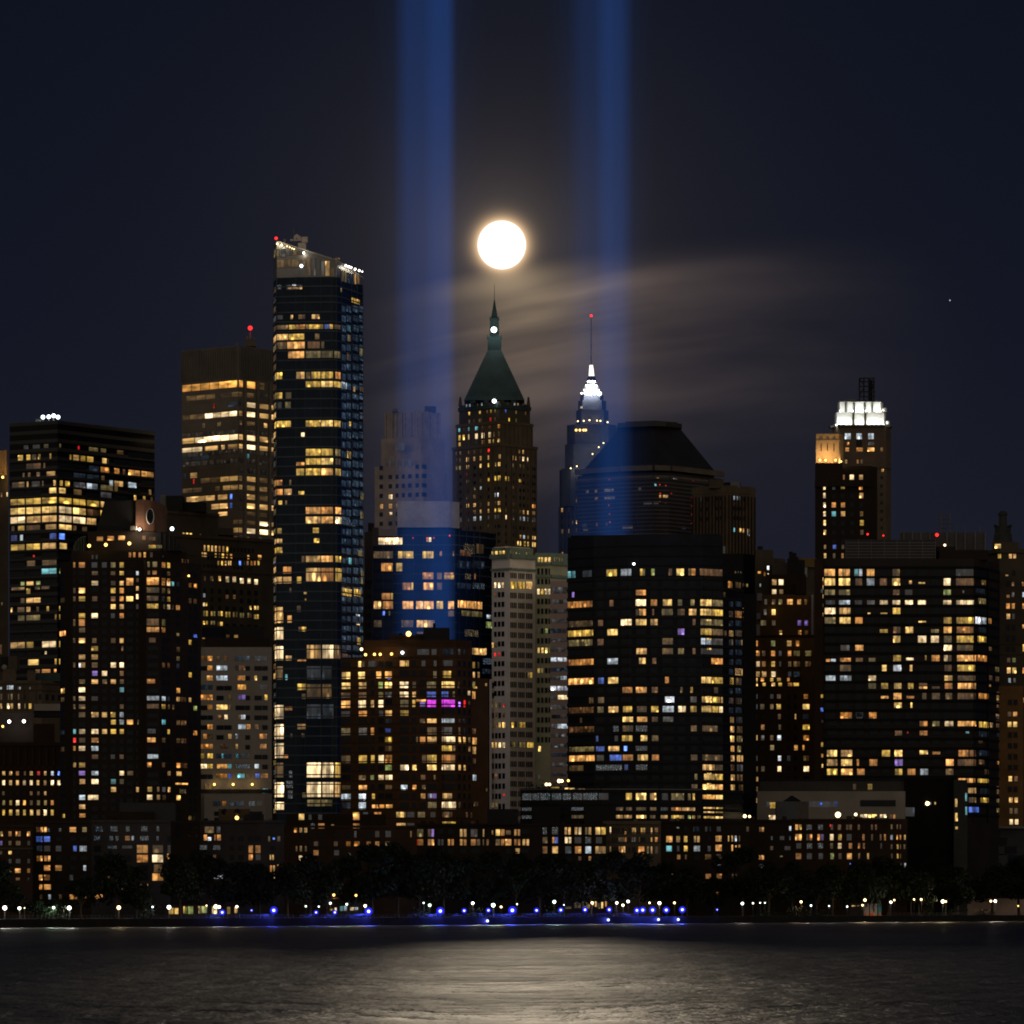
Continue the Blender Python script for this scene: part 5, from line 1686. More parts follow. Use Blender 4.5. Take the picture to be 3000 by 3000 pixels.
b.win(T12, """
210-255: 632-715o 745-790D 835-890o
260-310: 1192-1250o 1283-1335h 1370-1433W 1463-1590O
335-375: 1018-1070k 1192-1250o
345-360: 1105-1113r 1518-1545t
475-525: 537-610Y 635-718w 925-985y 1015-1072Y 1467-1540o 1545-1590k
478-508: 1192-1252Y
488-508: 1283-1340o
540-590: 537-612w 637-717Y 748-765o 837-895o 1017-1075p 1378-1435O 1463-1590k
605-655: 537-612y 637-720O 750-805o 1018-1072y 1107-1165o 1197-1255c 1377-1433d
662-676: 1380-1437O 
662-710: 1467-1585O
730-785: 1535-1592w
805-850: 1540-1592d
""")
b.win(T12, """
@265-320: 1610-1680y 1688-1710w 1732-1758d
@60-115: 1612-1680o 1735-1765d
@130-180: 1735-1760d
@205-260: 1732-1762e
@400-430: 1605-1640k
@665-710: 1600-1680y
@730-790: 1620-1680D 1735-1765d
@805-850: 1620-1680y 1735-1775h
@870-920: 1540-1610b 1735-1775h
@340-385: 1610-1680D 1735-1765D
@475-520: 1610-1680D
@540-580: 1610-1650d 1738-1770o
@600-650: 1650-1680d
""")
b.win(T6, "725-765: 15-38D\n1720-1755: 14-40y\n1845-1885: 12-42b", front=[(2386, D - .6), (2412, D - 1.2)], D=D - 1)
b.win(T12, "420-455: 495-518y\n503-530: 497-520o\n575-602: 500-522Y\n262-285: 500-512D", front=[(2386, D - .6), (2412, D - 1.2)], D=D - 1)
b.win(T6, "615-655: 34-43w\n690-735: 34-42w\n775-815: 34-42w\n865-900: 34-42d\n950-985: 34-42w", front=[(2386, D - .6), (2412.5, D - 1.2)], D=D - 1)
b.dark(T6, '50-152 185-293 335-408 450-523 570-645 692-765 810-885 930-1010 1050-1130 1172-1248 1295-1455 1475-1570', 540, 90, 16, 66)
b.dark(T12, '537-612 637-717 745-800 838-893 925-985 1015-1072 1107-1162 1195-1252 1283-1338 1375-1435 1467-1588', 60, 67, 10, 48)
b.finish()

# --- ornate tower at the right edge
D = 1960
fr = [(2894, D + 12), (2928, D), (3040, D)]
b = Bld('ornate_tower', 'brown stone apartment tower at the frame edge under a dark domed cupola', fr, 28, 'apartment tower')
b.wall(1612, M_STONED); b.wall(1588, M_STONED, 1613, [(2905, D + 8), (2985, D + 8)], D + 8, 16)
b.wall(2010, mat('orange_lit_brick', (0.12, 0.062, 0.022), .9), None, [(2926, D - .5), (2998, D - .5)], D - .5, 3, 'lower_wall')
def cupola():
    d2 = D + 14; cx = 2938
    def oct(r, y, n=8): return [W(cx, y, d2) + Vector((r / F * d2 * math.cos(2 * PI * (i + .5) / n), r / F * d2 * math.sin(2 * PI * (i + .5) / n), 0)) for i in range(n)]
    mb = MB()
    prof = [(30, 1590), (27, 1566), (25, 1562), (25, 1542), (13, 1540), (12, 1512), (15, 1508), (15, 1504), (10, 1500), (7, 1497)]
    for (r0, y0), (r1, y1) in zip(prof, prof[1:]): mb.loft(oct(r0, y0), oct(r1, y1))
    mb.build('cupola', mat('dark_stone', (.02, .02, .02), .9), b.root)
    for x in (2916, 2960): MB().ball(W(x, 1541, d2 - 3), .6, 6, 4).build('finial', M_BLACK, b.root)
cupola()
b.bands([1614], 1.4, .9, M_STONED, 'cornice'); b.bands([1885, 1915], .7, .4, M_STONED, 'string_course')
b.win(T6, "300-345: 1655-1715Y", front=[(2905, D + 8), (2985, D + 8)], D=D + 8)
b.win(T6, """
395-440: 1688-1718y 1788-1820w 1828-1858w
545-622: 1645-1697Y 1597-1618h
590-605: 1755-1785w
660-700: 1815-1840k 1912-1940o
780-810: 1765-1798o
755-805: 1815-1840e 1915-1940c
860-915: 1762-1800o 1815-1845o 1915-1940o
958-1012: 1765-1802w 1818-1845D
1060-1100: 1915-1940O
1240-1320: 1918-1940y
1375-1420: 1770-1803k 1820-1855g
1465-1525: 1770-1808w 1820-1860Y 1918-1940o
1565-1610: 1782-1808c 1830-1855e
1885-1930: 1780-1810k 1828-1868Y
1750-1800: 1918-1940o
""")
b.win(T12, """
205-240: 1815-1843k 1853-1885O
275-315: 1815-1845Y 1853-1885Y
660-700: 1822-1848Y 1862-1888k
810-850: 1825-1853w 1863-1890w
885-930: 1828-1852d 1862-1888d
965-1005: 1828-1855W 1866-1893W
""", front=[(2926, D - .5), (2998, D - .5)], D=D - .5)
b.dark(T6, '1765-1800 1820-1852', 545, 103, 12, 60)
b.dark(T12, '1820-1848 1858-1886', 40, 77, 12, 44, front=[(2926, D - .5), (2998, D - .5)], D=D - .5)
b.finish()

# --- slim dark tower parts behind the dark glass tower
D = 1960
b = Bld('office_tower', 'dark office tower showing pairs of small windows behind the black glass tower', [(2100, D), (2178, D), (2212, D + 8)], 24, 'office tower')
b.wall(1622, M_GLASS); b.wall(1740, M_GLASS, None, [(2178, D - 2), (2216, D - 2)], D - 2, 10)
b.win(T11, "320-395: 1668-1690D\n670-705: 1885-1898h 1858-1868D\n900-950: 1882-1898w 1902-1918W\n1310-1360: 1865-1880d 1885-1898w")
b.win(T5, "810-845: 100-112d 138-155y\n1085-1140: 100-112y 135-153y 162-180Y 205-215d 230-240d\n1180-1235: 105-115d 140-150d 205-215d\n1580-1635: 112-130d 138-155d\n670-695: 10-25d 45-55D 75-82d")
b.finish()

# ================================================================ waterfront row
def low(name, label, x0, x1, top, m, back=105, cat='building', group=None, depth=22):
    D = DS((x0 + x1) / 2) + back
    b = Bld(name, label, [(x0, D), (x1, D)], depth, cat, group); b.wall(top, m); b.bands([top + 2], .7, .4, m, 'cornice')
    rr = random.Random(int(x0 * 7 + top))
    for k in range(max(2, int((x1 - x0) / 45))):
        x = rr.uniform(x0 + 8, x1 - 22); wd = rr.uniform(5, 16); h = rr.uniform(3, 11)
        nm = rr.choice(['vent_box', 'stair_housing', 'vent_box', 'flue'])
        if nm == 'flue': b.mast(x, top - h - 3, top + 2, .35, M_BLACK, rr.uniform(3, 14), name='flue')
        else: b.block(x, x + wd, top - h, top + 2, rr.choice([M_BLACK, M_BRICKD, M_STEEL]), rr.uniform(3, 12), 3, name=nm)
    return b
DIM = 0.70
GR = 'apartment houses along the waterfront'
b = low('brick_apartment_house', 'red brick apartment house with small orange windows at the frame edge', -40, 96, 2418, M_BRICKR, group=GR)
b.bands([2486], .5, .3, M_STONED, 'string_course')
b.win(T14, """
435-485: 0-28w 78-112o 145-165o 168-197O 255-287O
525-570: 0-25p 80-110d 148-195d 258-285D
620-655: 80-112Y 0-22d
695-740: 80-110D 148-195D 258-285D
785-830: 85-112o 140-197O 255-285o
872-900: 148-190k 258-280D
""")
b.dark(T14, '0-25 80-110 148-195 257-287', 437, 86, 6, 48); b.finish()
b = low('apartment_house', 'dark brick apartment house showing two bright blue windows', 96, 268, 2406, M_BRICKD, 100, group=GR)
b.win(T14, """
395-445: 340-380k 382-410O 415-442O 655-720O 775-820h
405-440: 445-470x 555-580x
482-538: 340-402b 413-475b
570-628: 345-400D 415-475D 525-580D 690-725b 750-820c
575-640: 862-950c
665-720: 345-372o 375-400O 415-445o 450-477O
755-810: 413-475o 520-585O 785-815c
845-900: 365-402O 415-472o 655-690D
655-712: 865-940O
935-988: 370-400o 413-482O
1030-1080: 375-400d 455-482c 555-585k 655-730o 800-830O 890-970o
""")
b.dark(T14, '345-402 415-475 525-582 660-720 755-820', 395, 90, 8, 50); b.finish()
b = low('apartment_house', 'long grey apartment house with tall paired windows and glinting dark panes', 262, 500, 2404, mat('slate_grey_brick', (0.030, 0.028, 0.030), .9, .2), 112, group=GR)
b.win(T14, """
385-440: 900-970x 1040-1110x 1185-1225x 1330-1395x 1475-1505x 1610-1640x
478-525: 885-945x 1030-1070x 1090-1120x 1178-1230o 1240-1265c 1320-1405x 1475-1500x
562-645: 1290-1397O 1438-1540d 1580-1680D 
570-600: 1010-1105x 1150-1250D
645-700: 1575-1615O 1660-1685o
655-732: 1290-1397o 1435-1540W
745-780: 1580-1605x
830-905: 1435-1543O
835-880: 1010-1060o 1660-1685k
930-985: 1080-1100k 1310-1340k 1385-1397O
975-1010: 1150-1240O
1030-1075: 895-970O
745-830: 1450-1530d
""")
b.dark(T14, '890-950 1040-1110 1180-1240 1320-1400 1440-1540 1580-1680', 480, 90, 5, 60); b.block(350, 510, 2352, 2406, M_PLANT, 6, 8)
b.block(310, 450, 2378, 2406, M_BRICKD, 5, 6, name='roof_screen'); b.finish()
b = low('apartment_house', 'dim apartment house with tall narrow lit windows and a planted roof deck', 500, 832, 2405, mat('dusk_brick', (0.026, 0.023, 0.026), .9, .2), 116, group=GR)
b.win(T16, """
388-455: 320-410d 432-470D
465-525: 310-345o 412-425o 435-475o
490-525: 347-385C
565-612: 275-345x 400-470x
565-645: 733-778o 798-850o
650-712: 733-775o 800-850D
655-708: 400-430k 935-948w 955-975w
480-535: 918-940h 1005-1035h
495-515: 962-985B
755-822: 938-955o 962-985w
835-885: 400-500C 935-985W
750-765: 1003-1035o
920-940: 405-420k
""")
b.block(640, 730, 2370, 2408, M_STONED, 8, 6); b.bulb(694, 2396, .55, E_AMBER, D=b.D + 5, power=160, col=(1, .62, .2))
b.block(715, 770, 2385, 2408, M_BLACK, 4, 6, name='hedge_planter')
for x in (658, 696): b.bulb(x, 2378, .9, M_BLACK, D=b.D + 4, name='roof_shrub')
b.dark(T16, '150-230 320-410 435-475 560-600 640-690 735-778 800-850 940-985', 480, 88, 5, 50); b.finish()
b = low('brick_apartment_house', 'brown brick apartment house with scattered dim orange windows below the purple lit one', 830, 1222, 2420, M_BRICK, 110, group=GR)
b.wall(2385, M_BRICKD, 2422, [(840, b.D + 4), (1130, b.D + 4)], b.D + 4, 10)
b.win(T16, """
268-332: 1207-1262Y 1720-1783O
275-330: 1300-1330D 1390-1430D
360-412: 1390-1453o 1720-1785o 1320-1360x
370-388: 1512-1545w
392-450: 1163-1195o 1213-1242w 1258-1290w
470-495: 1730-1752h
530-578: 1350-1392k 1538-1578k 1657-1697o 1732-1783o 1845-1890k
572-628: 1180-1195d 1215-1240d 1265-1285d
612-665: 1345-1397o 1540-1590D
662-722: 1207-1245W 1255-1287k
695-710: 1345-1370o
640-665: 1675-1700x
940-990: 1415-1468o
""")
b.win(T15, """
530-578: 45-88o 120-170o 238-278o 318-360o 415-470h
430-495: 120-145x 318-360D 415-470D 650-665k
870-985: 730-775d
""")
b.dark(T16, '1210-1260 1300-1345 1390-1450 1540-1590 1660-1700 1735-1785 1845-1890', 450, 86, 4, 48); b.finish()
b = low('apartment_house', 'dark apartment house with paired windows, mostly lit orange', 1220, 1590, 2414, M_BRICKD, 106, group=GR)
b.win(T15, """
350-362: 1395-1440h
412-492: 712-775h 815-845k 848-875p 1118-1145w 1152-1182w 1220-1285e 1335-1348w
425-470: 1420-1432w 1550-1600k
415-480: 1455-1500Y 1503-1542o 1630-1655O 1662-1688O
508-572: 720-775o 815-845O 848-875O 910-935D 942-965D 1003-1028o 1035-1062o 1118-1145O 1152-1182o 1220-1270o 1275-1310d 1335-1345d 1368-1392o 1455-1500d 1505-1540o 1545-1605O 1630-1655o 1662-1688o 1708-1738w 1745-1772w
510-570: 708-720r
595-648: 1640-1685w
700-730: 1015-1035Y
770-805: 1222-1248o 1010-1050k
860-910: 735-775o 815-850O 1120-1165O 
950-990: 725-775o 815-870d 1135-1180k
1020-1070: 1020-1060x
""")
b.dark(T15, '815-845 910-965 1003-1062 1118-1182 1225-1305 1550-1600 1700-1770', 412, 92, 5, 55)
b.wall(2370, M_BLACK, 2416, [(1427, b.D - 1), (1518, b.D - 1)], b.D - 1, 8, 'roof_housing'); b.finish()
b = low('apartment_house', 'dark apartment house with bright paired windows below the glittering podium', 1580, 1776, 2414, M_BRICKD, 100, group=GR)
b.win(T17, """
395-470: 280-330x 375-435x 495-522w 528-555w 590-618w 625-655W 688-713d 720-748w 785-835Y 840-885y
488-552: 280-335d 378-402o 405-435b 498-526W 532-560W 590-655D 690-748x 790-850D
490-560: 100-128o 134-160w
575-648: 280-335o 378-435w 500-560D 593-655o 690-748c 785-885w
605-630: 622-652Y
670-715: 625-655k 722-748O 400-430k
850-890: 695-740d 800-835k
""")
b.dark(T17, '280-335 378-435 498-560 593-655 690-748 787-885', 395, 92, 4, 62); b.finish()
b = low('apartment_house', 'light brown apartment house with narrow mullioned windows and flat cornice', 1766, 1936, 2408, M_STONE, 92, group=GR)
b.bands([2410], 1.0, .8, M_STONE, 'cornice'); b.bands([2440, 2468], .4, .2, M_STONED, 'string_course')
b.win(T17, """
392-462: 922-935W
400-462: 1133-1142w 1147-1155w 1159-1168w 1215-1232y 1236-1258w 1310-1323w 1345-1378o
440-462: 1062-1078O
490-545: 1005-1017d 1022-1036d 1042-1054d 1062-1080o 1130-1142e 1148-1168e 1198-1206d 1310-1323w 1348-1375o
575-650: 922-935d 1005-1025o 1028-1048O 1050-1070w 1190-1250o 1272-1293h 1310-1323w 1348-1378k
""")
b.dark(T17, '945-955 965-975 985-995 1005-1017 1040-1055 1062-1080 1100-1112 1133-1142 1148-1168 1215-1232 1237-1255 1310-1322 1348-1376', 402, 90, 3, 58); b.finish()
b = low('apartment_house', 'dark apartment house with an evenly spaced grid of lit square windows', 1934, 2196, 2406, M_BRICKD, 100, group=GR)
b.win(T17, """
395-410: 1552-1578c
390-440: 1710-1770D 1840-1870D
478-542: 1453-1515O 1548-1585w 1620-1655y 1715-1740w 1745-1772w
570-628: 1453-1510t 1555-1580D 1620-1658y 1713-1775c 1845-1875x
655-702: 1555-1590o 1630-1650d 1820-1880d
835-900: 1455-1520o
""")
b.win(T18, """
390-440: 105-160D 210-265D 320-360D 600-625k
475-535: 308-368O 428-438w 460-475w 490-510c 530-540d
560-625: 308-370O 460-475O 525-545o
570-590: 495-510w
650-702: 210-268k 315-370k
745-785: 315-370x
835-885: 215-268o 318-370o 465-480d 498-512d
925-960: 115-165d 318-370k
1010-1060: 210-270k 315-375O 145-165d
""")
b.dark(T18, '10-48 105-162 235-265 310-370 428-440 460-475 492-508 528-540', 390, 90, 4, 52); b.finish()
b = low('apartment_house', 'mostly dark apartment house with one bright amber window above the trees', 2194, 2324, 2402, M_BRICKD, 96, group=GR)
b.win(T18, """
385-432: 1003-1025C 
395-442: 720-740d 742-768o
660-705: 715-740o 742-768O
745-785: 715-768e
665-680: 915-945h 660-680k
480-520: 830-850D 915-960D 1005-1018D
575-615: 825-855k 960-1018D
""")
b.bulb(2182, 2391, .55, E_WARM, D=b.D + 5, power=120, col=(1, .75, .5)); b.bulb(2196, 2392, .4, E_WARM, D=b.D + 5); b.finish()
b = low('brick_apartment_house', 'red brown brick apartment house with four storeys of small lit windows', 2320, 2658, 2400, M_BRICKR, 96, group=GR)
b.win(T18, """
370-425: 1062-1090O 1094-1122y 1165-1220x 1275-1325x 1395-1420k 1462-1495k 1540-1567k 1570-1597k 1650-1672k 1775-1795k 1815-1832k
370-395: 1388-1400r
460-525: 1062-1123O 1165-1190k 1195-1222o 1270-1298o 1302-1332p 1388-1425W 1465-1500y 1545-1595D 1695-1718o 1778-1795k 1860-1875k 1900-1916o
545-602: 1070-1120D 1170-1222x 1275-1325x 1390-1420d 1463-1500W 1565-1600o 1653-1675o 1698-1718o 1865-1880D
640-702: 1065-1120o 1170-1220D 1280-1325D 1392-1427g 1468-1500k 1548-1597O 1655-1672k 1740-1757w
735-770: 1575-1605B
750-775: 1655-1672k
""")
b.win(T19, """
370-418: 675-690h 730-742k 760-770k
468-518: 670-695c 730-742o 760-772o 800-815w
558-605: 675-690k 732-747y 762-770k 795-812h
645-695: 678-692k 733-747y 762-770k
735-775: 803-818c 768-775d
""")
b.dark(T18, '1070-1120 1170-1220 1278-1325 1392-1425 1465-1498 1548-1597 1653-1673 1698-1718 1740-1757 1778-1795 1815-1832', 372, 92, 4, 50)
for x, y, r in ((2455, 2387, .95), (2507, 2386, .5)): b.bulb(x, y, r, E_WARM, D=b.D + 6, power=500 if r > .6 else 100, col=(1, .75, .42))
b.finish()
b = low('brick_office', 'red brick office with dark ribbon windows and pale piers beside the terraced museum', 2655, 2812, 2404, M_BRICKR, 104, cat='office block')
for y0, y1 in ((2420, 2452), (2468, 2488)): b.rect(2660, 2805, y0, y1, '.')
b.piers([2707, 2768], 2420, 2488, 9, .5, M_GREY, 'pier')
b.win(T19, "550-570: 1008-1025r\n695-730: 950-980Y\n690-715: 862-875d\n800-830: 888-900y")
b.finish()

# --- white podium building with louvred attic
D = 1850
b = Bld('podium_building', 'long pale low building with a louvred attic and a water tank house in front', [(2218, D), (2652, D)], 30, 'building')
b.wall(2318, M_GREY); b.wall(2284, mat('dim_louvre', (.060, .054, .046), .7), 2320, [(2226, D + 3), (2648, D + 3)], D + 3, 22, 'attic')
b.bands([2288 + 4 * i for i in range(8)], .2, .25, M_PLANT, 'louvre', [(2226, D + 3), (2648, D + 3)], D + 3); b.bands([2284], .5, 1.2, M_BLACK, 'coping', [(2226, D + 3), (2648, D + 3)], D + 3)
b.wall(2281, mat('dark_block_wall', (.005, .005, .005), .9, .03), None, [(2650, D + 1), (2796, D + 1)], D + 1, 24, 'dark_wing')
b.wall(2285, mat('dim_grey_wall', (.022, .022, .022), .9, .05), None, [(2794, D - 2), (2834, D - 2)], D - 2, 20, 'stair_tower')
b.win(T12, "715-760: 825-860y 720-745d", front=[(2226, D + 3), (2648, D + 3)], D=D + 3)
b.rect(2370, 2452, 2347, 2366, 'D'); b.rect(2520, 2624, 2343, 2364, '.')
b.rect(2400, 2409, 2348, 2362, 'b'); b.rect(2446, 2453, 2347, 2364, 'b'); b.rect(2244, 2256, 2348, 2368, 'D')
b.win(T18, "160-222: 820-875y\n283-332: 813-888W")
b.win(T19, "275-308: 385-420W 422-455W 457-490Y 492-545Y 572-600W 604-635W\n275-318: 665-690k 695-720o")
b.win(T19, "125-210: 1280-1303Y\n258-345: 1280-1306Y\n390-418: 1282-1308Y", front=[(2794, D - 2), (2834, D - 2)], D=D - 2)
b.win(T19, "160-185: 1035-1055c 1087-1100w\n205-300: 810-900D", front=[(2650, D + 1), (2796, D + 1)], D=D + 1)
b.win(T19, "70-155: 1378-1395t\n200-285: 1378-1395t", front=[(2826, D - 1.9), (2836, D - 1.9)], D=D - 2)
b.bulb(2717, 2354, .7, E_WARM, D=D); b.finish()
# water tank house
D = 1815
root = empty('water_tank_house', (XX(2322, D), D, 2), 'small square tank house with a black hipped roof before the pale building', 'roof tank')
q = lambda x0, x1, y: [W(x0, y, D), W(x1, y, D), W(x1, y, D) + Vector((0, 6, 0)), W(x0, y, D) + Vector((0, 6, 0))]
MB().loft([(p[0], p[1], 1.8) for p in q(2274, 2337, 2390)], q(2274, 2337, 2348)).build('wall', mat('tank_wall', (.05, .055, .065), .8), root)
MB().loft([(p[0], p[1] + .3, 1.8) for p in q(2337, 2369, 2390)], [(p[0], p[1] + .3, p[2]) for p in q(2337, 2369, 2348)]).build('side_wall', mat('tank_wall_brown', (.06, .05, .045), .8), root)
lo = q(2296, 2348, 2347); c = W(2321, 2330, D) + Vector((0, 3, 0))
MB().loft(lo, [c + Vector((-.2, -.2, 0)), c + Vector((.2, -.2, 0)), c + Vector((.2, .2, 0)), c + Vector((-.2, .2, 0))]).build('roof', M_BLACK, root)

# --- terraced museum
D = 1945
root = empty('terraced_museum', (XX(2870, D), D, GZ), 'dark museum rising in six shrinking hexagonal terraces above the trees', 'museum')
def hexa(x0, x1, d=D): 
    a, c = XX(x0, d), XX(x1, d); wd = c - a
    return [(a, d + 8), (a + wd * .22, d - 4), (c - wd * .22, d - 4), (c, d + 8), (c - wd * .2, d + 26), (a + wd * .2, d + 26)]
for i, (x0, x1, y0, y1) in enumerate(((2728, 3010, 2503, 2600), (2752, 2992, 2478, 2505), (2774, 2962, 2452, 2480), (2797, 2940, 2428, 2454), (2818, 2909, 2404, 2430))):
    p = hexa(x0, x1)
    MB().prism(p, ZZ(y1, D), ZZ(y0, D)).build('terrace', M_MUSEUM, root)
    p = hexa(x0 - 2, x1 + 2); MB().prism(p, ZZ(y0 + 1.5, D), ZZ(y0 - .6, D)).build('terrace_edge', mat('granite_edge', (.030, .032, .042), .6), root)
a = [(XX(2700, D), D + 4), (XX(3080, D), D + 4), (XX(3080, D), D + 40), (XX(2700, D), D + 40)]
MB().prism(a, 1.5, ZZ(2600, D)).build('wall', mat('museum_stone', (.035, .028, .024), .9), root)
b2 = [(XX(2800, D), D - 6), (XX(2895, D), D - 6), (XX(2895, D), D + 4), (XX(2800, D), D + 4)]
MB().prism(b2, ZZ(2553, D), ZZ(2537, D)).build('entrance_beam', mat('museum_band', (.085, .060, .050), .9), root)
MB().prism(b2, ZZ(2580, D), ZZ(2562, D)).build('entrance_beam', MATS['museum_band'], root)
MB().prism([(XX(2828, D), D - 4), (XX(2846, D), D - 4), (XX(2846, D), D + 4), (XX(2828, D), D + 4)], 2, ZZ(2562, D)).build('pillar', MATS['museum_band'], root)
MB().prism([(XX(2900, D), D + 6), (XX(3060, D), D + 6), (XX(3060, D), D + 30), (XX(2900, D), D + 30)], ZZ(2502, D), ZZ(2421, D)).build('side_wing', mat('museum_wing', (.028, .028, .032), .8), root)
MB().prism([(XX(2900, D), D + 4), (XX(3060, D), D + 4), (XX(3060, D), D + 30), (XX(2900, D), D + 30)], ZZ(2426, D), ZZ(2421, D)).build('pale_roof', mat('pale_roofing', (.12, .12, .13), .8), root)

# --- garden wall behind the right hand lamps
D = 1875
o = MB().prism([(XX(2690, D), D), (XX(3080, D), D + 20), (XX(3080, D), D + 21), (XX(2690, D), D + 1)], 1.8, ZZ(2632, D)).build('garden_wall', mat('pink_stone', (.30, .22, .18), .9), origin=(XX(2850, D), D, 0))
tag(o, 'pinkish stone garden wall lit by the lamps before the museum', 'garden wall')

# --- low lit pavilions under the trees
def pav(label, x0, x1, top, rects, m=M_STONED, back=62, code_pw=.9):
    D = DS((x0 + x1) / 2) + back
    b = Bld('waterfront_pavilion', label, [(x0, D), (x1, D)], 8, 'pavilion', 'low lit pavilions under the trees')
    b.wall(top, m); b.bands([top + 1], .35, .5, m, 'eaves')
    for a, c, y0, y1, k in rects: b.rect(a, c, y0, y1, k, pw=code_pw)
    b.finish(); return b
Z = lambda t, ys: [(t[0] + a / t[2], t[0] + c / t[2], t[1] + y0 / t[2], t[1] + y1 / t[2], k) for a, c, y0, y1, k in ys]
pav('low pavilion with tall yellow green lit windows between tree trunks', 484, 700, 2652,
    Z(T14, [(1590, 1640, 1155, 1220, 'y'), (1645, 1685, 1158, 1220, 'Y'), (1735, 1765, 1145, 1218, 'g'), (1770, 1825, 1140, 1218, 'g')]) +
    Z(T16, [(120, 135, 1140, 1215, 'y'), (160, 215, 1142, 1220, 'g'), (260, 290, 1135, 1215, 'y'), (292, 345, 1135, 1212, 'g'), (388, 440, 1140, 1218, 'W'), (530, 565, 1145, 1220, 'y'), (600, 642, 1145, 1210, 'w')]))
pav('low pavilion with mint lit glass front left of a blue lamp', 955, 1062, 2646,
    Z(T16, [(1500, 1530, 1165, 1185, 'y'), (1545, 1568, 1155, 1190, 'W'), (1595, 1630, 1140, 1190, 't'), (1632, 1668, 1135, 1188, 'c'), (1692, 1730, 1152, 1185, 'W'), (1735, 1770, 1152, 1180, 'c'), (1510, 1600, 1040, 1075, 'k'), (1700, 1765, 1035, 1070, 'k')]))
pav('open restaurant pavilion strung with many warm bulbs', 1650, 1785, 2634,
    Z(T17, [(500, 560, 1145, 1170, 'X'), (585, 650, 1095, 1165, 'X'), (660, 735, 1100, 1165, 'X'), (740, 772, 1100, 1135, 'W'), (780, 800, 1095, 1150, 'Y'), (805, 835, 1110, 1170, 'X'), (840, 862, 1100, 1165, 'Y'), (878, 893, 1095, 1150, 'O'), (690, 760, 1125, 1165, 'Y')]), M_BRICKD)
pav('small kiosk with a pale lit strip right of the blue lamps', 2490, 2530, 2645, [(2494, 2506, 2652, 2656, 'w'), (2510, 2520, 2652, 2656, 'd')], M_BLACK, 30)

# --- hoarding with orange drums
D = DS(2560) + 22
root = empty('site_hoarding', (XX(2560, D), D, GZ), 'white and teal site hoarding with orange base by the willow', 'hoarding')
for x0, x1, m in ((2531, 2546, mat('white_board', (.35, .33, .32), .8)), (2549, 2570, MATS['white_board']), (2573, 2582, mat('teal_board', (.05, .25, .28), .8))):
    MB().prism([(XX(x0, D), D), (XX(x1, D), D), (XX(x1, D), D + .3), (XX(x0, D), D + .3)], GZ, ZZ(2648, D)).build('board', m, root)
for i, x in enumerate((2535, 2550, 2556, 2577)):
    o = MB().tube((XX(x, D), D - 1.5, GZ), (XX(x, D), D - 1.5, GZ + 1.0), .38, .26, 8).build('traffic_drum', mat('orange_plastic', (.55, .10, .02), .6), origin=(XX(x, D), D - 1.5, GZ))
    tag(o, 'squat orange traffic drum standing before the hoarding', 'traffic drum', 'orange traffic drums by the hoarding')

# ================================================================ trees
M_LEAF = mat('dark_foliage', (0.0046, 0.0074, 0.0032), .9, .15, .5, .35)
M_BARK = mat('tree_bark', (0.035, 0.028, 0.022), .95, .1)
def tree_meshes(seed, kind='broad'):
    rnd = random.Random(seed)
    tr = MB(); cr = MB()
    H = 1.0
    # unit tree: 20 m tall, crown about 14 m wide; scaled per copy
    tr.tube((0, 0, -.3), (rnd.uniform(-.3, .3), 0, 6.0), .38, .26, 7)
    lobes = []
    for i in range(9 if kind == 'broad' else 7):
        a = 2 * PI * i / 9 + rnd.uniform(-.3, .3); r = rnd.uniform(2.2, 4.9)
        lobes.append((Vector((math.cos(a) * r, math.sin(a) * r, rnd.uniform(6.2, 14.5))), rnd.uniform(2.4, 3.9)))
    for i in range(4): lobes.append((Vector((rnd.uniform(-2, 2), rnd.uniform(-2, 2), rnd.uniform(12.5, 17.2))), rnd.uniform(2.2, 3.0)))
    for c, r in lobes: tr.tube((0, 0, 5.4), c * .85 + Vector((0, 0, .4)), .17, .05, 5)
    if kind == 'willow':
        for i in range(150):
            a = rnd.uniform(0, 2 * PI); r = rnd.uniform(1.0, 6.5); top = 16.5 - r * r * .13 + rnd.uniform(-1, 1); x, y = math.cos(a) * r, math.sin(a) * r
            bot = rnd.uniform(2.0, 7.0); z = top
            while z > bot:
                w = rnd.uniform(.12, .3); dx, dy = rnd.uniform(-.12, .12), rnd.uniform(-.12, .12)
                b_ = rnd.uniform(0, PI); ex = Vector((math.cos(b_) * w, math.sin(b_) * w, 0)); L = rnd.uniform(.8, 1.4)
                p = Vector((x, y, z)); q = Vector((x + dx, y + dy, z - L))
                cr.face([p - ex, p + ex, q + ex * .6, q - ex * .6]); x += dx; y += dy; z -= L * .92
    per = 165 if kind != 'willow' else 60
    for c, r in lobes:
        for k in range(per):
            while True:
                p = Vector((rnd.uniform(-1, 1), rnd.uniform(-1, 1), rnd.uniform(-1, 1)))
                if .25 < p.length < 1: break
            p = c + Vector((p.x * r, p.y * r, p.z * r * .8))
            s = rnd.uniform(.25, .74)
            n = Vector((rnd.uniform(-1, 1), rnd.uniform(-1, 1), rnd.uniform(-.4, 1))).normalized()
            t = n.orthogonal().normalized(); bt = n.cross(t)
            cr.face([p + t * s, p + (t * .2 + bt) * s * .7, p - t * s, p - (t * .2 + bt) * s * .7 + n * s * .3])
    return tr, cr
PROTO = []
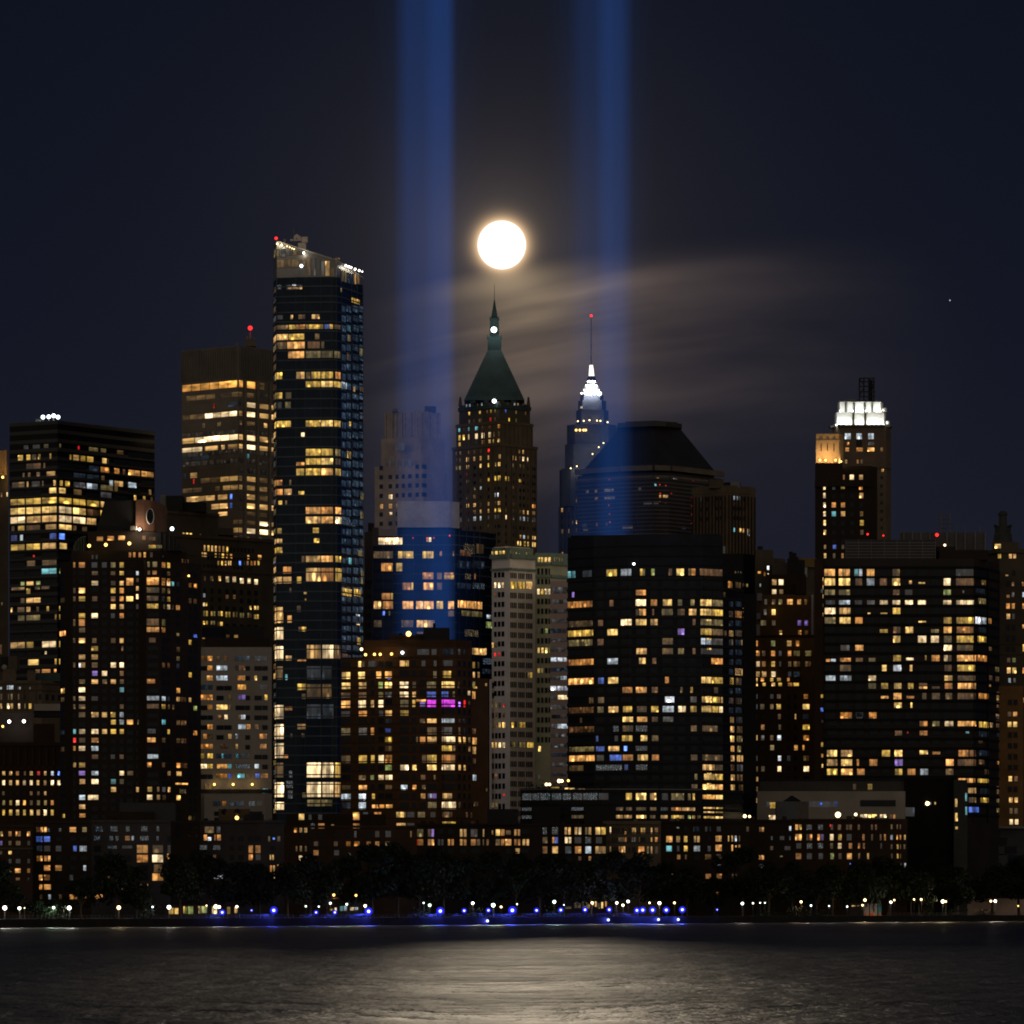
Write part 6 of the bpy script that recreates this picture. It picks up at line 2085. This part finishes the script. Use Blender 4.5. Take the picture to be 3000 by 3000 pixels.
def tree(label, px, top, wpx, back, kind=0, group='dark trees along the esplanade', name='tree'):
    D = DS(px) + back
    root = empty(name, (XX(px, D), D, GZ), label, 'tree', group)
    h = ZZ(top, D) - GZ; wd = wpx / F * D
    root.scale = (wd / 11.8, wd / 11.8, h / 18.6); root.rotation_euler = (0, 0, random.uniform(0, 2 * PI))
    for nm, o in zip(('trunk', 'crown'), PROTO[kind]):
        c = o.copy(); c.name = nm; COL.objects.link(c); c.parent = root; c.location = (0, 0, 0)
    return root
def make_protos():
    for s, k in ((1, 'broad'), (2, 'broad'), (3, 'broad'), (4, 'broad'), (5, 'broad'), (6, 'willow')):
        tr, cr = tree_meshes(s, k)
        a = tr.build('trunk', M_BARK, origin=(0, 0, 0)); c = cr.build('crown', M_LEAF, origin=(0, 0, 0))
        PROTO.append((a, c))
make_protos()
TREES = [
 ('broad dark tree cut by the frame edge before the red brick house', -18, 2505, 150, 40, 0),
 ('low dark tree hiding the foot of the house with blue windows', 62, 2622, 70, 24, 1),
 ('bushy low tree lit green by the mint coloured lamp', 112, 2640, 60, 20, 2),
 ('short green lit tree right of the mint coloured lamp', 150, 2632, 56, 26, 3),
 ('young tree with sparse crown, before the dark house with blue windows', 236, 2570, 105, 42, 4),
 ('tall round tree hiding half of the grey house', 338, 2484, 150, 46, 0),
 ('sparse tree with orange windows glinting through its leaves', 400, 2545, 95, 50, 1),
 ('small lamplit tree under the tall orange windows', 428, 2628, 60, 26, 2),
 ('dark tree standing over the left end of the green lit pavilion', 528, 2500, 120, 40, 3),
 ('wide dark tree over the middle of the green lit pavilion', 612, 2496, 150, 44, 4),
 ('rounded tree just right of the green lit pavilion', 700, 2510, 130, 40, 0),
 ('dark tree left of the narrow twin lit windows', 762, 2535, 100, 36, 1),
 ('round dark tree over the lone tall blue lamp', 842, 2532, 120, 34, 2),
 ('tall dark tree left of the mint lit pavilion', 908, 2500, 130, 40, 3),
 ('leaning thin tree whose trunk shows green beside the mint lit pavilion', 958, 2560, 90, 30, 4),
 ('dark tree rising over the mint lit pavilion', 1020, 2492, 140, 46, 0),
 ('dark tree right of the mint lit pavilion', 1092, 2480, 140, 42, 1),
 ('broad dark tree below the purple lit apartment building', 1165, 2472, 150, 48, 2),
 ('dark tree with green lit lower boughs beside a white lamp', 1228, 2500, 120, 34, 3),
 ('high dark tree before the paired orange windows', 1300, 2490, 130, 50, 4),
 ('dark tree behind two white lamps and a blue one', 1375, 2496, 130, 46, 0),
 ('dark tree over the brightest greenish lamp of the middle', 1446, 2500, 125, 44, 1),
 ('dark tree behind the largest blue lamp', 1512, 2500, 125, 46, 2),
 ('dark tree left of the restaurant pavilion', 1580, 2502, 130, 44, 3),
 ('dark tree overhanging the restaurant pavilion', 1652, 2508, 130, 40, 4),
 ('slim trunked tree in the middle of the restaurant lights', 1730, 2506, 130, 34, 0),
 ('broad dark tree right of the restaurant pavilion', 1802, 2500, 140, 44, 1),
 ('dark tree above the first of the five close blue lamps', 1872, 2500, 135, 46, 2),
 ('dark tree above the middle of the five close blue lamps', 1938, 2522, 120, 46, 3),
 ('thin crowned tree with amber windows glinting through it', 2012, 2540, 110, 60, 4),
 ('sparse tree before the single column of lit windows', 2092, 2560, 90, 64, 0),
 ('tall dark tree right of the last blue lamp', 2175, 2488, 140, 50, 1),
 ('dark tree below the bright amber window', 2252, 2530, 130, 40, 2),
 ('dark conifer like tree before the dark house', 2322, 2520, 120, 36, 3),
 ('low dark tree behind a row of tiny cool lamps', 2392, 2575, 100, 26, 4),
 ('dark tree below the four storeys of red brown brick', 2438, 2520, 130, 44, 0),
 ('big dark tree left of the terraced museum', 2604, 2512, 150, 44, 2),
 ('dark tree before the red brick office', 2668, 2535, 120, 46, 3),
 ('pale trunked tree lit by the twin lamps below the museum', 2692, 2560, 90, 26, 4),
 ('wide dark tree in front of the museum entrance', 2770, 2528, 150, 40, 0),
 ('round dark tree left of the museum stairs pillar', 2806, 2545, 90, 46, 1),
 ('wide dark tree right of the museum stairs pillar', 2908, 2540, 130, 40, 2),
 ('tall dark tree cut by the frame edge before the museum', 2985, 2510, 150, 44, 3),
]
for lb, px, top, wd, back, k in TREES: tree(lb, px, top, wd, back, k)
tree('weeping willow with hanging boughs lit from below by a warm lamp', 2522, 2512, 130, 34, 5, name='willow_tree')
for a, c in PROTO:
    bpy.data.objects.remove(a); bpy.data.objects.remove(c)

# shrubs at the water's edge and on the podium terrace
def shrub(label, px, D, z, wpx, h, seed):
    rnd = random.Random(seed); mb = MB(); wd = wpx / F * D
    for k in range(220):
        p = Vector((rnd.gauss(0, .26) * wd, rnd.gauss(0, .2) * wd, abs(rnd.gauss(0, .42)) * h)); s = rnd.uniform(.12, .4)
        n = Vector((rnd.uniform(-1, 1), rnd.uniform(-1, 1), rnd.uniform(-.3, 1))).normalized(); t = n.orthogonal().normalized(); bt = n.cross(t)
        mb.face([p + t * s, p + bt * s * .7, p - t * s, p - bt * s * .7])
    o = mb.build('shrub', M_LEAF, origin=(0, 0, 0)); o.location = (XX(px, D), D, z)
    tag(o, label, 'shrub', 'shrubs beside the lamps')
for i, (px, wd, h, lb) in enumerate(((140, 60, 4.0, 'green lit shrub below the mint coloured lamp'), (172, 50, 3.4, 'shrub between the mint coloured lamp and the white lamp'), (425, 50, 3.2, 'faintly green shrub left of the small white lamp'),
     (1235, 60, 3.2, 'green lit shrub left of a white lamp'), (1395, 46, 3.0, 'shrub under the pair of white lamps'), (1625, 60, 3.4, 'green lit shrub under the greenish lamp'), (2240, 70, 3.0, 'grey green shrub under the row of tiny lamps'),
     (2330, 60, 3.4, 'shrub left of the warm white lamp'), (2400, 70, 2.6, 'low shrub lit pale green near the kiosk'), (2718, 36, 3.2, 'round shrub before the pinkish garden wall'), (2780, 50, 2.4, 'yellowish shrub in front of the garden wall'), (2880, 60, 2.4, 'long low shrub left of the last twin lamp'))):
    shrub(lb, px, DS(px) + 15, GZ, wd, h, 40 + i)
D = 1752
for i, (px, lb) in enumerate(((1578, 'small terrace shrub at the left end of the glittering podium'), (1625, 'terrace shrub among the warm podium lamps'), (1700, 'dark shrub on the podium roof'), (1765, 'dark shrub near the middle of the podium roof'))):
    shrub(lb, px, D + 6, ZZ(2318, D), 70, 3.4, 70 + i)

# ================================================================ lamps along the esplanade
def globe_lamp(name, label, px, py, r, me, power, col, back=9.0, group=None, cat='street lamp', halo=None):
    D = DS(px) + back
    p = W(px, py, D)
    root = empty(name, (p.x, p.y, GZ), label, cat, group)
    MB().tube((p.x, p.y, GZ - .1), (p.x, p.y, GZ + .5), .16, .12, 8).build('base', M_BLACK, root)
    MB().tube((p.x, p.y, GZ + .4), (p.x, p.y, p.z - r * .8), .07, .05, 8).build('post', M_BLACK, root)
    MB().tube((p.x, p.y, p.z + r * .85), (p.x, p.y, p.z + r * 1.15), .2, .08, 8).build('cap', M_BLACK, root)
    MB().ball(p, r, 12, 8).build('globe', me, root)
    if halo: MB().tube(p + Vector((0, r * .6, 0)), p + Vector((0, r * 1.5, 0)), r * 2.5, r * 1.0, 18).build('halo_disc', halo, root)  # added glowing disc stands for the blue halo
    if power: lamp_point(p + Vector((0, -r - (1.3 if halo else .25), 0)), power, col, r, 'lamp_light', root)
WH = (1, .93, .78); WM = (1, .72, .40); GN = (.70, 1, .72); CO = (.85, .93, 1)
G1 = 'white lamps along the esplanade'
for px, py, r, k, pw, lb in (
 (14, 2660, .62, 'W', 900, 'big white lamp at the left edge of the esplanade'),
 (57, 2661, .45, 'W', 500, 'white lamp between the left edge lamp and the mint coloured one'),
 (72, 2660, .18, 'M', 0, 'tiny warm lamp close beside the second lamp from the left edge'),
 (157, 2659, .40, 'G', 700, 'mint coloured lamp lighting shrubs green'),
 (203, 2660, .60, 'W', 800, 'white lamp right of the mint coloured lamp'),
 (348, 2659, .60, 'M', 800, 'warm white lamp alone under the tall round tree'),
 (447, 2657, .26, 'C', 120, 'small white lamp left of the green lit pavilion'),
 (495, 2658, .60, 'W', 800, 'white lamp at the left end of the green lit pavilion'),
 (605, 2653, .22, 'M', 60, 'tiny yellow lamp before the green lit pavilion'),
 (632, 2656, .58, 'Y', 700, 'left globe of the bright yellowish pair before the green lit pavilion'),
 (642, 2657, .48, 'Y', 300, 'right globe of the bright yellowish pair before the green lit pavilion'),
 (694, 2656, .38, 'Y', 300, 'yellow lamp at the right end of the green lit pavilion'),
 (896, 2655, .26, 'G', 100, 'small greenish lamp left of the mint lit pavilion'),
 (934, 2656, .24, 'C', 80, 'small cool lamp just left of the mint lit pavilion'),
 (968, 2646, .34, 'W', 250, 'white lamp over the left of the mint lit pavilion'),
 (978, 2622, .42, 'A', 150, 'higher amber lamp over the left of the mint lit pavilion'),
 (1043, 2623, .38, 'A', 150, 'higher amber lamp over the right of the mint lit pavilion'),
 (1016, 2649, .34, 'G', 250, 'greenish lamp over the middle of the mint lit pavilion'),
 (1070, 2654, .46, 'Y', 400, 'pale yellow lamp beside the blue lamp by the mint lit pavilion'),
 (1241, 2645, .24, 'C', 60, 'small cool lamp left of a greenish white lamp'),
 (1259, 2652, .46, 'G', 600, 'greenish white lamp left of a large blue lamp'),
 (1385, 2646, .48, 'W', 600, 'white lamp left of the brightest greenish lamp'),
 (1445, 2652, .66, 'G', 1100, 'brightest greenish white lamp in the middle of the esplanade'),
 (1468, 2657, .38, 'M', 250, 'warm lamp just right of the brightest greenish lamp'),
 (1515, 2649, .24, 'G', 60, 'tiny greenish lamp just right of the largest blue lamp'),
 (1624, 2642, .56, 'G', 900, 'mint green lamp left of the restaurant pavilion'),
 (1652, 2651, .18, 'C', 0, 'tiny cool lamp left of the restaurant pavilion'),
 (1735, 2645, .46, 'M', 500, 'warm lamp in the middle of the restaurant lights'),
 (1807, 2645, .44, 'W', 400, 'white lamp right of the restaurant lights'),
 (1825, 2652, .44, 'Y', 300, 'yellow lamp between two white ones right of the restaurant'),
 (1840, 2641, .50, 'C', 500, 'cool white lamp highest among those right of the restaurant'),
 (1903, 2645, .30, 'Y', 100, 'small yellow lamp above the second of the five close blue lamps'),
 (1932, 2646, .56, 'W', 800, 'bright white lamp above the middle of the five close blue lamps'),
 (1976, 2645, .42, 'M', 300, 'warm lamp above the last two of the five close blue lamps'),
 (2175, 2647, .50, 'W', 500, 'lone white lamp at the dark corner right of the blue lamps'),
 (2206, 2646, .30, 'Y', 100, 'small yellowish lamp first in the row of tiny lamps'),
 (2227, 2645, .24, 'W', 60, 'tiny white lamp second in the row of tiny lamps'),
 (2241, 2645, .24, 'G', 60, 'tiny green lamp third in the row of tiny lamps'),
 (2347, 2642, .46, 'M', 500, 'warm white lamp behind pale shrubs'),
 (2376, 2653, .34, 'C', 200, 'cool lamp right of the warm white lamp behind shrubs'),
 (2429, 2654, .26, 'C', 80, 'small cool lamp left of the kiosk'),
 (2482, 2656, .30, 'C', 100, 'cool lamp touching the kiosk'),
 (2534, 2637, .55, 'M', 900, 'high warm lamp lighting the weeping willow'),
 (2527, 2652, .38, 'M', 200, 'lower warm lamp below the willow lamp'),
 (2610, 2643, .48, 'W', 500, 'front globe of the pair right of the hoarding'),
 (2620, 2637, .36, 'M', 150, 'rear globe of the pair right of the hoarding'),
 (2678, 2635, .34, 'M', 150, 'left globe of the pair beside the pale trunked tree'),
 (2699, 2635, .42, 'M', 700, 'right globe of the pair beside the pale trunked tree'),
 (2762, 2641, .66, 'Y', 1100, 'largest lamp before the garden wall'),
 (2771, 2641, .36, 'M', 100, 'small globe touching the largest lamp before the garden wall'),
 (2903, 2640, .46, 'M', 500, 'left globe of the last twin lamp before the garden wall'),
 (2916, 2640, .56, 'W', 800, 'right globe of the last twin lamp before the garden wall'),
 (2983, 2654, .30, 'A', 60, 'small amber lamp low at the right end of the garden wall'),
):
    me, col = {'W': (E_WHITE, WH), 'M': (E_WARM, WM), 'G': (E_GREEN, GN), 'C': (E_COOL, CO), 'Y': (emit('yellow_lamp', (1, .90, .55), 6.0), (1, .88, .5)), 'A': (E_AMBER, (1, .6, .2))}[k]
    globe_lamp('street_lamp', lb, px, py, r * .82, me, pw * 3.5, col, 12.0 if 'rear' not in lb else 18.0, G1)
BL = (.05, .08, 1.0)
G2 = 'blue lamps along the river wall'
for px, py, r, pw, lb in (
 (651, 2673, .42, 300, 'blue lamp beside the bright yellowish pair of globes'),
 (737, 2667, .20, 80, 'faint tiny blue lamp left of the lone tall blue lamp'),
 (802, 2667, .55, 900, 'lone bright blue lamp well left of the mint lit pavilion'),
 (926, 2673, .32, 200, 'small blue lamp left of the mint lit pavilion'),
 (981, 2673, .34, 250, 'small blue lamp before the mint lit pavilion'),
 (1080, 2670, .60, 1100, 'bright blue lamp right of the mint lit pavilion'),
 (1290, 2669, .60, 1100, 'bright blue lamp right of the greenish white lamp'),
 (1360, 2668, .40, 300, 'blue lamp below the white lamp left of the brightest greenish one'),
 (1431, 2667, .40, 300, 'upper blue lamp just left of the brightest greenish lamp'),
 (1501, 2667, .64, 1300, 'largest blue lamp in the middle of the esplanade'),
 (1572, 2667, .42, 300, 'first small blue lamp right of the largest blue lamp'),
 (1643, 2666, .42, 300, 'blue lamp under the mint green lamp'),
 (1714, 2665, .44, 300, 'blue lamp in front of the restaurant lights'),
 (1785, 2665, .44, 300, 'blue lamp at the right end of the restaurant lights'),
 (1866, 2667, .48, 600, 'first of the five close blue lamps'),
 (1883, 2666, .54, 800, 'second of the five close blue lamps'),
 (1912, 2666, .54, 900, 'middle of the five close blue lamps'),
 (1952, 2666, .54, 900, 'fourth of the five close blue lamps'),
 (1999, 2665, .56, 1000, 'last of the five close blue lamps'),
 (2101, 2665, .22, 60, 'faint tiny blue lamp right of the five close ones'),
):
    globe_lamp('blue_lamp', lb, px, py, r * .72, E_BLUE, pw * 4.0, BL, 0.6, G2, 'blue lamp', E_HALO)
for px, py, lb in ((1428, 2698, 'low blue wall lamp under the upper blue lamp beside the greenish one'), (1782, 2695, 'low blue wall lamp at the right end of the restaurant lights'), (1929, 2694, 'left of two low blue wall lamps under the five close blue lamps'), (1987, 2694, 'right of two low blue wall lamps under the five close blue lamps')):
    D = DS(px) - .6; p = W(px, py, D)
    root = empty('wall_lamp', (p.x, p.y, p.z), lb, 'wall lamp', 'low blue lamps on the river wall')
    MB().box((p.x, p.y + .45, p.z - .2), .25, .5, .4).build('bracket', M_STEEL, root)
    MB().ball(p, .40, 10, 6).build('globe', E_BLUE, root)
    lamp_point(p + Vector((0, -.7, 0)), 500, BL, .35, 'lamp_light', root)

# --- railing along the right hand esplanade, in two long runs
def railing(label, p0, p1):
    D = DS((p0 + p1) / 2)
    root = empty('railing', (XX((p0 + p1) / 2, D), D + 1, GZ), label, 'railing', 'railings on top of the river wall')
    P = lambda px, z: Vector((XX(px, DS(px) + .9), DS(px) + .9, z))
    posts = MB(); n = int((p1 - p0) / 12)
    for i in range(n + 1):
        x = p0 + (p1 - p0) * i / n; posts.tube(P(x, GZ), P(x, GZ + 1.05), .035, n=5)
    posts.build('posts', M_STEEL, root)
    for z in (1.05, .7, .35): MB().tube(P(p0, GZ + z), P(p1, GZ + z), .03, n=5).build('rail', M_STEEL, root)
railing('thin metal railing along the wall before the museum', 2600, 3060)
railing('thin metal railing along the wall below the green lit pavilion', 0, 860)
railing('thin metal railing along the wall behind the small blue lamps', 880, 1870)
